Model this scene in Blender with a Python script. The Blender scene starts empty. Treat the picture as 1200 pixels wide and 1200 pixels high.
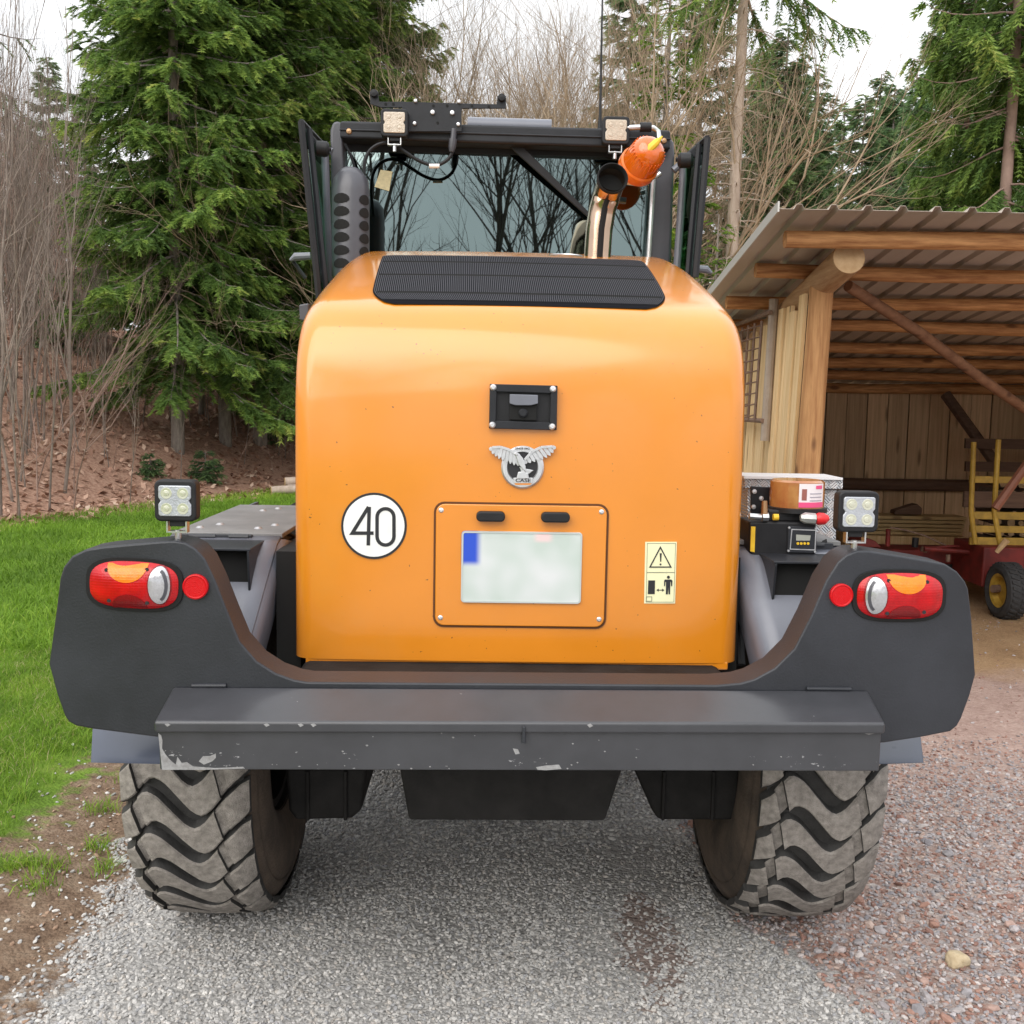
import bpy, math, random
import numpy as np
from mathutils import Matrix, Vector
random.seed(7); RNG = np.random.default_rng(7)
R = math.radians
sc = bpy.context.scene; col = sc.collection

# ------------------------------------------------------------------ camera
CAM_H, PITCH, ROLL, FOC = 1.8, R(6.0), R(1.0), 1.0
cd = bpy.data.cameras.new('camera'); cam = bpy.data.objects.new('camera', cd); col.objects.link(cam)
cd.sensor_width = 36; cd.lens = 36 * FOC; cd.clip_start = .05; cd.clip_end = 800
_f = Vector((0, math.cos(PITCH), -math.sin(PITCH))); _r0 = Vector((1, 0, 0)); _u0 = _r0.cross(_f)
_r = _r0 * math.cos(ROLL) + _u0 * math.sin(ROLL); _u = _u0 * math.cos(ROLL) - _r0 * math.sin(ROLL)
CAM = Vector((0, 0, CAM_H))
cm = Matrix((( _r.x, _u.x, -_f.x, 0), (_r.y, _u.y, -_f.y, 0), (_r.z, _u.z, -_f.z, CAM_H), (0, 0, 0, 1)))
cam.matrix_world = cm; sc.camera = cam

# ------------------------------------------------------------------ world, sun, exposure
SUN_EL, SUN_AZ = R(38), R(205)          # high, behind the camera and a little to the left
w = bpy.data.worlds.new("World"); sc.world = w; w.use_nodes = True
nt = w.node_tree; nt.nodes.clear()
N = nt.nodes.new; L = nt.links.new
sky = N('ShaderNodeTexSky'); sky.sky_type = 'NISHITA'; sky.sun_disc = False
sky.sun_elevation = SUN_EL; sky.sun_rotation = SUN_AZ; sky.dust_density = 3; sky.air_density = 1.0
hs = N('ShaderNodeHueSaturation'); hs.inputs['Saturation'].default_value = .25
tcw = N('ShaderNodeTexCoord'); nz = N('ShaderNodeTexNoise'); nz.inputs['Scale'].default_value = 2.2; nz.inputs['Detail'].default_value = 5
rp = N('ShaderNodeValToRGB'); rp.color_ramp.elements[0].position = .35; rp.color_ramp.elements[1].position = .7
rp.color_ramp.elements[0].color = (6.6, 6.8, 7.1, 1); rp.color_ramp.elements[1].color = (8.4, 8.5, 8.6, 1)
mx = N('ShaderNodeMixRGB'); mx.inputs[0].default_value = .82
bg = N('ShaderNodeBackground'); bg.inputs[1].default_value = .102; wo = N('ShaderNodeOutputWorld')
# overcast sky: brighter towards the zenith than at the horizon
sx = N('ShaderNodeSeparateXYZ'); L(tcw.outputs['Generated'], sx.inputs[0])
ov = N('ShaderNodeMapRange'); ov.inputs['From Min'].default_value = 0; ov.inputs['From Max'].default_value = 1; ov.inputs['To Min'].default_value = 1.0; ov.inputs['To Max'].default_value = 2.0; L(sx.outputs['Z'], ov.inputs['Value'])
om = N('ShaderNodeMixRGB'); om.blend_type = 'MULTIPLY'; om.inputs[0].default_value = 1; L(rp.outputs[0], om.inputs[1]); L(ov.outputs[0], om.inputs[2])
L(sky.outputs[0], hs.inputs['Color']); L(tcw.outputs['Generated'], nz.inputs['Vector']); L(nz.outputs['Fac'], rp.inputs[0])
L(hs.outputs[0], mx.inputs[1]); L(om.outputs[0], mx.inputs[2]); L(mx.outputs[0], bg.inputs[0]); L(bg.outputs[0], wo.inputs[0])
sd = bpy.data.lights.new('sun', 'SUN'); sd.energy = 1.6; sd.angle = R(62); sd.color = (1, .95, .88)
so = bpy.data.objects.new('sun', sd); col.objects.link(so)
sdir = Vector((math.sin(SUN_AZ) * math.cos(SUN_EL), math.cos(SUN_AZ) * math.cos(SUN_EL), math.sin(SUN_EL)))
so.rotation_euler = sdir.to_track_quat('Z', 'Y').to_euler()
vs = sc.view_settings; vs.view_transform = 'Standard'; vs.look = 'None'; vs.gamma = 1; vs.exposure = .56; vs.use_curve_mapping = False
sc.cycles.max_bounces = 8; sc.cycles.transparent_max_bounces = 16

# ------------------------------------------------------------------ pixel helpers (1200 px photograph)
def ray(px, py):
    return _f + _r * ((px - 600) / 1200 / FOC) + _u * ((600 - py) / 1200 / FOC)
def at(px, py, Y):
    d = ray(px, py); return CAM + d * (Y / d.y)
def X_at(px, Y): return (px - 600) / 1200 / FOC * Y * .995

# ------------------------------------------------------------------ mesh builder
WM = {}
class MB:
    def __init__(s): s.v = []; s.f = []; s.m = []
    def add(s, vs, fs, mi=0):
        o = len(s.v); s.v += [tuple(p) for p in vs]; s.f += [tuple(i + o for i in f) for f in fs]; s.m += [mi] * len(fs); return s
    def box(s, x0, x1, y0, y1, z0, z1, mi=0):
        return s.hexa([(x0,y0,z0),(x1,y0,z0),(x1,y1,z0),(x0,y1,z0),(x0,y0,z1),(x1,y0,z1),(x1,y1,z1),(x0,y1,z1)], mi)
    def hexa(s, p, mi=0):
        return s.add(p, [(3,2,1,0),(4,5,6,7),(0,1,5,4),(1,2,6,5),(2,3,7,6),(3,0,4,7)], mi)
    def prism(s, poly, y0, y1, mi=0):
        """poly: (x, z) anticlockwise seen from -y; extruded from y0 to y1"""
        a = sum(poly[i-1][0]*poly[i][1]-poly[i][0]*poly[i-1][1] for i in range(len(poly)))
        if a < 0: poly = poly[::-1]
        n = len(poly)
        vs = [(x, y0, z) for x, z in poly] + [(x, y1, z) for x, z in poly]
        fs = [tuple(range(n)), tuple(range(2*n-1, n-1, -1))] + [(i, i+n, (i+1) % n + n, (i+1) % n) for i in range(n)]
        return s.add(vs, fs, mi)
    def slab(s, poly3, nrm, t, mi=0):
        """planar polygon in space thickened by t along nrm"""
        n = len(poly3); nv = Vector(nrm).normalized() * t
        vs = [Vector(p) for p in poly3] + [Vector(p) + nv for p in poly3]
        fs = [tuple(range(n-1, -1, -1)), tuple(range(n, 2*n))] + [(i, (i+1) % n, (i+1) % n + n, i+n) for i in range(n)]
        return s.add(vs, fs, mi)
    def tube(s, pts, r, n=8, caps=True, mi=0):
        pts = [Vector(p) for p in pts]; k = len(pts)
        rs = r if isinstance(r, (list, tuple)) else [r] * k
        t0 = (pts[1]-pts[0]).normalized(); a = Vector((0,0,1)) if abs(t0.z) < .9 else Vector((1,0,0))
        u = t0.cross(a).normalized(); vs = []
        for i, p in enumerate(pts):
            t = (pts[min(i+1,k-1)] - pts[max(i-1,0)]).normalized()
            u = (u - t * u.dot(t)).normalized(); w_ = t.cross(u)
            vs += [p + (u*math.cos(2*math.pi*j/n) + w_*math.sin(2*math.pi*j/n)) * rs[i] for j in range(n)]
        fs = [(i*n+j, i*n+(j+1) % n, (i+1)*n+(j+1) % n, (i+1)*n+j) for i in range(k-1) for j in range(n)]
        if caps: fs += [tuple(range(n-1,-1,-1)), tuple(range((k-1)*n, k*n))]
        return s.add(vs, fs, mi)
    def lathe(s, prof, o, ax, n=24, mi=0, caps=False):
        """prof: (radius, distance along ax)"""
        o = Vector(o); ax = Vector(ax).normalized(); a = Vector((0,0,1)) if abs(ax.z) < .9 else Vector((1,0,0))
        u = ax.cross(a).normalized(); w_ = ax.cross(u); k = len(prof)
        vs = [o + ax*h + (u*math.cos(2*math.pi*j/n)+w_*math.sin(2*math.pi*j/n))*r for r, h in prof for j in range(n)]
        fs = [(i*n+j, i*n+(j+1) % n, (i+1)*n+(j+1) % n, (i+1)*n+j) for i in range(k-1) for j in range(n)]
        if caps: fs += [tuple(range(n-1,-1,-1)), tuple(range((k-1)*n, k*n))]
        return s.add(vs, fs, mi)
    def build(s, name, mats, parent=None, bevel=0, smooth=True, angle=32, seg=2, xf=None, kind=None, label=None):
        me = bpy.data.meshes.new(name); me.from_pydata(s.v, [], s.f)
        if not isinstance(mats, (list, tuple)): mats = [mats]
        for m in mats: me.materials.append(m)
        if len(mats) > 1: me.polygons.foreach_set('material_index', s.m)
        if xf is None and parent is not None and parent in WM: xf = WM[parent].inverted()
        if xf is not None: me.transform(xf)
        me.update()
        import bmesh
        bm = bmesh.new(); bm.from_mesh(me); bmesh.ops.recalc_face_normals(bm, faces=bm.faces); bm.to_mesh(me); bm.free()
        if smooth:
            me.shade_smooth(); me.set_sharp_from_angle(angle=R(angle))
        ob = bpy.data.objects.new(name, me); col.objects.link(ob)
        if parent is not None:
            ob.parent = parent
            if parent in WM: WM[ob] = WM[parent]
        else: WM[ob] = Matrix()
        if bevel:
            b = ob.modifiers.new('bevel', 'BEVEL'); b.width = bevel; b.segments = seg; b.limit_method = 'ANGLE'; b.angle_limit = R(40); b.harden_normals = True
        if kind: ob['kind'] = kind
        if label: ob['label'] = label
        return ob
def tag(o, label=None, cat=None, group=None, kind=None):
    for k, v in (('label', label), ('category', cat), ('group', group), ('kind', kind)):
        if v: o[k] = v
    return o
def empty(name, loc=(0,0,0), rz=0, parent=None):
    o = bpy.data.objects.new(name, None); col.objects.link(o); o.location = loc; o.rotation_euler = (0,0,rz)
    o.empty_display_size = .1
    m = Matrix.Translation(loc) @ Matrix.Rotation(rz, 4, 'Z')
    if parent is not None: o.parent = parent; m = WM[parent] @ m
    WM[o] = m; return o
def copy_tree(o, parent=None):
    c = o.copy(); col.objects.link(c)
    if parent is not None: c.parent = parent
    for ch in o.children: copy_tree(ch, c)
    return c
def np_mesh(name, V, F, mats, smooth=False, attrs=None, mi=None):
    """V (n,3), F (m,k) numpy; attrs: {name: per-vertex float}"""
    me = bpy.data.meshes.new(name); V = np.asarray(V, np.float32); F = np.asarray(F, np.int32); m, k = F.shape
    me.vertices.add(len(V)); me.vertices.foreach_set('co', V.ravel())
    me.loops.add(m*k); me.loops.foreach_set('vertex_index', F.ravel())
    me.polygons.add(m); me.polygons.foreach_set('loop_start', np.arange(m, dtype=np.int32)*k)
    for x in (mats if isinstance(mats, (list, tuple)) else [mats]): me.materials.append(x)
    if mi is not None: me.polygons.foreach_set('material_index', np.asarray(mi, np.int32))
    if smooth: me.polygons.foreach_set('use_smooth', np.ones(m, bool))
    for nme, arr in (attrs or {}).items():
        arr = np.asarray(arr, np.float32)
        if arr.ndim == 1:
            a = me.attributes.new(nme, 'FLOAT', 'POINT'); a.data.foreach_set('value', arr)
        else:
            a = me.attributes.new(nme, 'FLOAT_VECTOR', 'POINT'); a.data.foreach_set('vector', arr.ravel())
    me.update(calc_edges=True); return me

# ------------------------------------------------------------------ materials
def _vn(p):  # hash noise on integer lattice
    i = np.floor(p).astype(np.int64); f = p - i; f = f*f*(3-2*f)
    def h(a, b): 
        n = (a*374761393 + b*668265263) & 0x7fffffff; n = ((n ^ (n >> 13))*1274126177) & 0x7fffffff; return ((n ^ (n >> 16)) & 0xffff)/65535.
    a, b = i[...,0], i[...,1]
    return (h(a,b)*(1-f[...,0])+h(a+1,b)*f[...,0])*(1-f[...,1]) + (h(a,b+1)*(1-f[...,0])+h(a+1,b+1)*f[...,0])*f[...,1]
def fbm(x, y, s, o=4):
    t = 0; a = .5; q = np.stack([np.asarray(x, float)*s+31.7, np.asarray(y, float)*s+11.3], -1)
    for _ in range(o): t = t + a*_vn(q); q = q*2.03+5.1; a *= .5
    return t
def mat(name, c, rough=.5, metal=0, coat_ior=1.5, var=.0, vs=8, c2=None, bump=0, bs=60, coat=0, coat_r=.05, spec=.5, stretch=None, rnd=0, detail=6, trans=0, alpha=1, sub=None, ior=1.5):
    m = bpy.data.materials.new(name); m.use_nodes = True; nt = m.node_tree; b = nt.nodes['Principled BSDF']; N = nt.nodes.new; L = nt.links.new
    b.inputs['Base Color'].default_value = (*c, 1); b.inputs['Roughness'].default_value = rough; b.inputs['Metallic'].default_value = metal
    b.inputs['Specular IOR Level'].default_value = spec; b.inputs['IOR'].default_value = ior
    b.inputs['Coat Weight'].default_value = coat; b.inputs['Coat IOR'].default_value = coat_ior; b.inputs['Coat Roughness'].default_value = coat_r; b.inputs['Transmission Weight'].default_value = trans
    b.inputs['Alpha'].default_value = alpha
    tc = N('ShaderNodeTexCoord'); vec = tc.outputs['Object']
    if stretch:
        mp = N('ShaderNodeMapping'); mp.inputs['Scale'].default_value = stretch; L(vec, mp.inputs[0]); vec = mp.outputs[0]
        if rnd:
            oi = N('ShaderNodeObjectInfo'); ml = N('ShaderNodeMath'); ml.operation = 'MULTIPLY'; ml.inputs[1].default_value = 57
            L(oi.outputs['Random'], ml.inputs[0]); cx = N('ShaderNodeCombineXYZ')
            for i in range(3): L(ml.outputs[0], cx.inputs[i])
            ad = N('ShaderNodeVectorMath'); L(vec, ad.inputs[0]); L(cx.outputs[0], ad.inputs[1]); vec = ad.outputs[0]
    src = None
    if var or c2:
        nz = N('ShaderNodeTexNoise'); nz.inputs['Scale'].default_value = vs; nz.inputs['Detail'].default_value = detail; nz.inputs['Roughness'].default_value = .62; L(vec, nz.inputs['Vector'])
        r = N('ShaderNodeValToRGB'); e = r.color_ramp.elements; e[0].position = .33; e[1].position = .68
        if c2: e[0].color = (*c, 1); e[1].color = (*c2, 1)
        else:
            e[0].color = (*[x*(1-var) for x in c], 1); e[1].color = (*[min(1, x*(1+var)) for x in c], 1)
        L(nz.outputs['Fac'], r.inputs[0]); src = r.outputs[0]
        rr = N('ShaderNodeMapRange'); rr.inputs['To Min'].default_value = max(0, rough-.08); rr.inputs['To Max'].default_value = min(1, rough+.1)
        L(nz.outputs['Fac'], rr.inputs['Value']); L(rr.outputs[0], b.inputs['Roughness'])
    if rnd:
        oi = N('ShaderNodeObjectInfo'); mr = N('ShaderNodeMapRange'); mr.inputs['To Min'].default_value = 1-rnd; mr.inputs['To Max'].default_value = 1+rnd*.7
        L(oi.outputs['Random'], mr.inputs['Value']); h = N('ShaderNodeHueSaturation'); L(mr.outputs[0], h.inputs['Value'])
        if src: L(src, h.inputs['Color'])
        else: h.inputs['Color'].default_value = (*c, 1)
        src = h.outputs[0]
    if src: L(src, b.inputs['Base Color'])
    if bump:
        nb = N('ShaderNodeTexNoise'); nb.inputs['Scale'].default_value = bs; nb.inputs['Detail'].default_value = 5; L(vec, nb.inputs['Vector'])
        bp = N('ShaderNodeBump'); bp.inputs['Strength'].default_value = bump; bp.inputs['Distance'].default_value = .01; L(nb.outputs['Fac'], bp.inputs['Height']); L(bp.outputs[0], b.inputs['Normal'])
    m['_src'] = 1
    return m
M = {}
M['orange'] = mat('orange paint', (.70, .232, .008), .34, var=.04, vs=3, coat=1, coat_r=.12, coat_ior=1.54, bump=.02, bs=18)
def specks(m):       # flies and road dirt on the paint
    nt = m.node_tree; N = nt.nodes.new; L = nt.links.new; b = nt.nodes['Principled BSDF']; old = b.inputs['Base Color'].links[0].from_socket
    tc = N('ShaderNodeTexCoord'); nz = N('ShaderNodeTexNoise'); nz.inputs['Scale'].default_value = 95; nz.inputs['Detail'].default_value = 1; L(tc.outputs['Object'], nz.inputs['Vector'])
    r = N('ShaderNodeValToRGB'); r.color_ramp.elements[0].position = .775; r.color_ramp.elements[1].position = .80; L(nz.outputs['Fac'], r.inputs[0])
    n2 = N('ShaderNodeTexNoise'); n2.inputs['Scale'].default_value = 2.5; n2.inputs['Detail'].default_value = 9; n2.inputs['Roughness'].default_value = .7; L(tc.outputs['Object'], n2.inputs['Vector'])
    r2 = N('ShaderNodeMapRange'); r2.inputs['From Min'].default_value = .5; r2.inputs['From Max'].default_value = .8; r2.inputs['To Max'].default_value = .22; L(n2.outputs['Fac'], r2.inputs['Value'])
    m1 = N('ShaderNodeMixRGB'); L(r2.outputs[0], m1.inputs[0]); L(old, m1.inputs[1]); m1.inputs[2].default_value = (.55, .30, .10, 1)
    m2 = N('ShaderNodeMixRGB'); L(r.outputs[0], m2.inputs[0]); L(m1.outputs[0], m2.inputs[1]); m2.inputs[2].default_value = (.16, .06, .012, 1); L(m2.outputs[0], b.inputs['Base Color'])
specks(M['orange'])
def prisms(m):       # moulded ribs inside a lamp lens
    nt = m.node_tree; N = nt.nodes.new; L = nt.links.new; b = nt.nodes['Principled BSDF']; tc = N('ShaderNodeTexCoord'); wv = N('ShaderNodeTexWave'); wv.bands_direction = 'X'; wv.inputs['Scale'].default_value = 75; wv.inputs['Distortion'].default_value = .3
    L(tc.outputs['Object'], wv.inputs['Vector']); w2 = N('ShaderNodeTexWave'); w2.bands_direction = 'Z'; w2.inputs['Scale'].default_value = 45; L(tc.outputs['Object'], w2.inputs['Vector'])
    ad = N('ShaderNodeMath'); L(wv.outputs['Fac'], ad.inputs[0]); L(w2.outputs['Fac'], ad.inputs[1])
    bp = N('ShaderNodeBump'); bp.inputs['Strength'].default_value = .18; bp.inputs['Distance'].default_value = .002; L(ad.outputs[0], bp.inputs['Height']); L(bp.outputs[0], b.inputs['Normal'])
M['grey'] = mat('dark grey paint', (.023, .025, .031), .45, spec=.4, var=.25, vs=3.5, coat=.12, coat_r=.25, bump=.10, bs=170, detail=10)
M['grey_l'] = mat('grey fender paint', (.135, .142, .172), .42, var=.14, vs=4, coat=.5, coat_r=.25, coat_ior=1.45, bump=.02, bs=30)
M['grey_b'] = mat('bluish grey mudguard', (.050, .062, .098), .35, var=.12, vs=5, coat=.6, coat_r=.2)
M['deck'] = mat('dusty grey deck', (.19, .188, .188), .6, var=.2, vs=6, bump=.05, bs=120)
M['black'] = mat('black plastic', (.012, .012, .014), .5, spec=.35, var=.2, vs=20, bump=.05, bs=200)
M['blackp'] = mat('black powder coat', (.015, .016, .020), .5, spec=.35, var=.25, vs=12, bump=.05, bs=200)
M['void'] = mat('plain black and shade', (.006, .006, .006), .9)  # plain black parts; also the dark painted behind planks and beside the hood
M['chassis'] = mat('dirty black chassis', (.016, .015, .0145), .75, spec=.2, var=.4, vs=9, bump=.2, bs=60)
M['pillar'] = mat('cab grey', (.062, .062, .074), .4, var=.1, vs=9, coat=.2)
M['silver'] = mat('silver emblem', (.68, .69, .71), .30, .75, var=.06, vs=40)
M['steel'] = mat('bright steel', (.62, .62, .62), .3, 1, var=.12, vs=20)
M['zinc'] = mat('zinc bolt', (.72, .72, .74), .35, .7, var=.1, vs=40)
M['chrome'] = mat('polished exhaust steel', (.52, .37, .27), .16, 1, var=.1, vs=8, bump=.03, bs=20)
M['rubber'] = mat('tyre rubber dark', (.030, .029, .028), .75, var=.3, vs=25, bump=.25, bs=120)
M['dust'] = mat('dusty tyre tread', (.175, .158, .142), .9, c2=(.345, .315, .285), vs=42, bump=.5, bs=260, detail=11)
M['mudwall'] = mat('muddy sidewall', (.035, .026, .020), .9, c2=(.11, .08, .058), vs=7, bump=.35, bs=90)
M['white'] = mat('white print', (.80, .80, .78), .35, var=.03, vs=30)
M['print'] = mat('black print', (.018, .018, .022), .4)
M['stick'] = mat('pale yellow sticker', (.80, .78, .50), .4, var=.03, vs=20)
M['red'] = mat('red lens', (.46, .001, .005), .14, spec=.3, var=.25, vs=18, coat=.45, coat_r=.03)
M['reddk'] = mat('dark red lens', (.22, .001, .004), .14, spec=.3, coat=.4, coat_r=.03)
M['refl'] = mat('red reflector', (.55, .001, .005), .35, spec=.25, coat=.15, coat_r=.05, bump=.3, bs=400)
M['amber'] = mat('amber lens', (.90, .20, .008), .14, spec=.3, var=.12, vs=60, coat=.4, coat_r=.03)
M['clear'] = mat('clear lamp lens', (.50, .50, .52), .16, .7, var=.22, vs=14, coat=.8, coat_r=.02, bump=.08, bs=60)
M['led'] = mat('led lens', (.44, .46, .50), .22, .3, var=.08, vs=60, coat=.8, coat_r=.03, bump=.2, bs=160)
M['ledw'] = mat('led lens warm', (.50, .42, .33), .25, .1, var=.1, vs=60, coat=.8, coat_r=.05, bump=.2, bs=160)
M['bulb'] = mat('led bulb', (.62, .62, .50), .2, .4, coat=1)
M['beacon'] = mat('orange beacon dome', (.95, .19, .008), .10, coat=.9, coat_r=.02, trans=.35)
M['beaconb'] = mat('beacon base', (.82, .17, .02), .3, coat=.4)
M['yellow'] = mat('yellow paint', (.80, .50, .03), .4, var=.1, vs=20)
M['pink'] = mat('pink print', (.75, .08, .22), .4)
M['amberres'] = mat('amber grease reservoir', (.30, .075, .025), .15, c2=(.48, .24, .08), vs=9, coat=.7)
M['lcd'] = mat('lcd', (.36, .37, .33), .3)
M['redcap'] = mat('red cap', (.70, .02, .025), .4)
M['copper'] = mat('brass fitting', (.40, .24, .13), .4, .8)
for _k in ('red', 'reddk', 'amber'): prisms(M[_k])
M['boltdk'] = mat('dull bolt', (.40, .40, .41), .45, .6, var=.2, vs=40)
M['paper'] = mat('yellowed paper', (.62, .56, .34), .7, var=.15, vs=60)
def special_materials():
    # checker plate: raised diagonal bars as relief
    m = mat('aluminium checker plate', (.66, .67, .69), .32, .85, var=.06, vs=12); nt = m.node_tree; N = nt.nodes.new; L = nt.links.new; b = nt.nodes['Principled BSDF']
    tc = N('ShaderNodeTexCoord'); mp = N('ShaderNodeMapping'); mp.inputs['Scale'].default_value = (42, 42, 42); mp.inputs['Rotation'].default_value = (0, R(45), 0)
    ck = N('ShaderNodeTexChecker'); ck.inputs['Scale'].default_value = 1; L(tc.outputs['Object'], mp.inputs[0]); L(mp.outputs[0], ck.inputs['Vector'])
    wv = N('ShaderNodeTexWave'); wv.bands_direction = 'X'; wv.inputs['Scale'].default_value = 1.0; L(mp.outputs[0], wv.inputs['Vector'])
    wv2 = N('ShaderNodeTexWave'); wv2.bands_direction = 'Z'; wv2.inputs['Scale'].default_value = 1.0; L(mp.outputs[0], wv2.inputs['Vector'])
    mx = N('ShaderNodeMixRGB'); L(ck.outputs['Fac'], mx.inputs[0]); L(wv.outputs['Color'], mx.inputs[1]); L(wv2.outputs['Color'], mx.inputs[2])
    bp = N('ShaderNodeBump'); bp.inputs['Strength'].default_value = .9; bp.inputs['Distance'].default_value = .006; L(mx.outputs[0], bp.inputs['Height']); L(bp.outputs[0], b.inputs['Normal'])
    M['checker'] = m
    # cab glass: coated tinted glass, mirror part plus dark see-through part
    def glass(name, tint, glossc, ior):
        m = bpy.data.materials.new(name); m.use_nodes = True; nt = m.node_tree; nt.nodes.clear(); N = nt.nodes.new; L = nt.links.new
        o = N('ShaderNodeOutputMaterial'); fr = N('ShaderNodeFresnel'); fr.inputs[0].default_value = ior
        g = N('ShaderNodeBsdfGlossy'); g.inputs['Roughness'].default_value = .012; g.inputs['Color'].default_value = (*glossc, 1)
        t = N('ShaderNodeBsdfTransparent'); t.inputs['Color'].default_value = (*tint, 1)
        mxs = N('ShaderNodeMixShader'); L(fr.outputs[0], mxs.inputs[0]); L(t.outputs[0], mxs.inputs[1]); L(g.outputs[0], mxs.inputs[2]); L(mxs.outputs[0], o.inputs[0])
        return m
    M['glass'] = glass('tinted cab glass', (.05, .075, .07), (.76, .97, .96), 2.8)
    M['glass_g'] = glass('green side glass', (.34, .60, .44), (.7, .9, .8), 1.6)
    # number plate: blurred smudges, blue patch
    m = mat('number plate', (.66, .68, .69), .3, c2=(.50, .575, .535), vs=9, detail=1, coat=.4); M['plate'] = m
    # step paint with scratches and chips
    m = mat('scuffed grey paint', (.042, .043, .049), .36, var=.15, vs=6, coat=.25, coat_r=.2, bump=.03, bs=50); nt = m.node_tree; N = nt.nodes.new; L = nt.links.new; b = nt.nodes['Principled BSDF']
    old = b.inputs['Base Color'].links[0].from_socket
    at_ = N('ShaderNodeTexCoord'); sp = N('ShaderNodeSeparateXYZ'); L(at_.outputs['Object'], sp.inputs[0])
    mp = N('ShaderNodeMapping'); mp.inputs['Scale'].default_value = (1, 1, 2.2); L(at_.outputs['Object'], mp.inputs[0])
    n1 = N('ShaderNodeTexNoise'); n1.inputs['Scale'].default_value = 38; n1.inputs['Detail'].default_value = 4; n1.inputs['Roughness'].default_value = .7; L(mp.outputs[0], n1.inputs['Vector'])
    n2 = N('ShaderNodeTexNoise'); n2.inputs['Scale'].default_value = 5; n2.inputs['Detail'].default_value = 2; L(at_.outputs['Object'], n2.inputs['Vector'])
    # more wear close to the lower edge of the box (z below .95) 
    ed = N('ShaderNodeMapRange'); ed.inputs['From Min'].default_value = .93; ed.inputs['From Max'].default_value = .97; ed.inputs['To Min'].default_value = .055; ed.inputs['To Max'].default_value = 0; L(sp.outputs['Z'], ed.inputs['Value'])
    ml = N('ShaderNodeMath'); ml.operation = 'MULTIPLY'; L(n1.outputs['Fac'], ml.inputs[0]); ml.inputs[1].default_value = .8
    m2 = N('ShaderNodeMath'); m2.operation = 'MULTIPLY_ADD'; L(n2.outputs['Fac'], m2.inputs[0]); m2.inputs[1].default_value = .3; L(ml.outputs[0], m2.inputs[2])
    m3 = N('ShaderNodeMath'); m3.operation = 'ADD'; L(m2.outputs[0], m3.inputs[0]); L(ed.outputs[0], m3.inputs[1])
    rp = N('ShaderNodeValToRGB'); rp.color_ramp.elements[0].position = .75; rp.color_ramp.elements[1].position = .775; L(m3.outputs[0], rp.inputs[0])
    mx = N('ShaderNodeMixRGB'); L(rp.outputs[0], mx.inputs[0]); L(old, mx.inputs[1]); mx.inputs[2].default_value = (.30, .30, .31, 1); L(mx.outputs[0], b.inputs['Base Color'])
    M['scuff'] = m
special_materials()

# ================================================================== WHEEL LOADER
AX = 3.64                                   # rear axle line, metres in front of the camera
YAW = R(1.4)
loader = empty('wheel_loader', (-.02, AX, 0), YAW)
tag(loader, 'orange wheel loader seen from behind with dark grey bumper and big muddy tyres', 'wheel loader')
LT = Matrix.Translation((0, -AX, 0))        # loader drawing coordinates -> loader local
_inv = (WM[loader] @ LT).inverted(); _lo = _inv @ CAM; _lr = _inv.to_3x3()
def LP(px, py, Y):
    d = _lr @ ray(px, py); return _lo + d * ((Y - _lo.y) / d.y)
def lx(px, py, Y): p = LP(px, py, Y); return (p.x, p.z)
def part(mb, name, m, parent=None, **k):
    return mb.build(name, m, parent or loader, xf=LT, **k)
def poly(pts, Y): return [lx(x, y, Y) for x, y in pts]
def smooth_poly(pts, n=6, closed=False):
    out = []; k = len(pts)
    for i in range(k if closed else k-1):
        g = lambda j: np.array(pts[j % k] if closed else pts[min(max(j,0),k-1)], float)
        a, b, c, d = g(i-1), g(i), g(i+1), g(i+2)
        for t in np.linspace(0, 1, n, endpoint=False):
            out.append(tuple(.5*((2*b)+(-a+c)*t+(2*a-5*b+4*c-d)*t*t+(-a+3*b-3*c+d)*t**3)))
    if not closed: out.append(tuple(pts[-1]))
    return out
def rrect(x0, x1, z0, z1, r, n=5):
    out = []
    for cx, cz, a0 in ((x1-r, z1-r, 0), (x0+r, z1-r, 90), (x0+r, z0+r, 180), (x1-r, z0+r, 270)):
        out += [(cx+r*math.cos(R(a0+90*i/n)), cz+r*math.sin(R(a0+90*i/n))) for i in range(n+1)]
    return out
def disc(cx, cz, rx, rz, n=28, a0=0, a1=360):
    return [(cx+rx*math.cos(R(a0+(a1-a0)*i/n)), cz+rz*math.sin(R(a0+(a1-a0)*i/n))) for i in range(n if a1-a0 >= 360 else n+1)]
def stroke(mb, pts, w_, y0, y1, closed=False, mi=0):
    """flat ribbon along (x,z) points"""
    P = [Vector((a, b)) for i, (a, b) in enumerate(pts) if i == 0 or abs(a-pts[i-1][0])+abs(b-pts[i-1][1]) > 1e-5]; n = len(P); Lf, Rt = [], []
    for i, p in enumerate(P):
        a = P[i-1] if (i or closed) else None; b = P[(i+1) % n] if (i < n-1 or closed) else None
        d1 = (p-a).normalized() if a is not None else (b-p).normalized(); d2 = (b-p).normalized() if b is not None else d1
        t = (d1+d2); t = t.normalized() if t.length > 1e-6 else d1; nn = Vector((-t.y, t.x)); k = max(.35, nn.dot(Vector((-d2.y, d2.x))))
        Lf.append(p+nn*w_/2/k); Rt.append(p-nn*w_/2/k)
    for i in range(n if closed else n-1):
        j = (i+1) % n; mb.prism([tuple(Lf[i]), tuple(Rt[i]), tuple(Rt[j]), tuple(Lf[j])], y0, y1, mi)
    return mb

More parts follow.
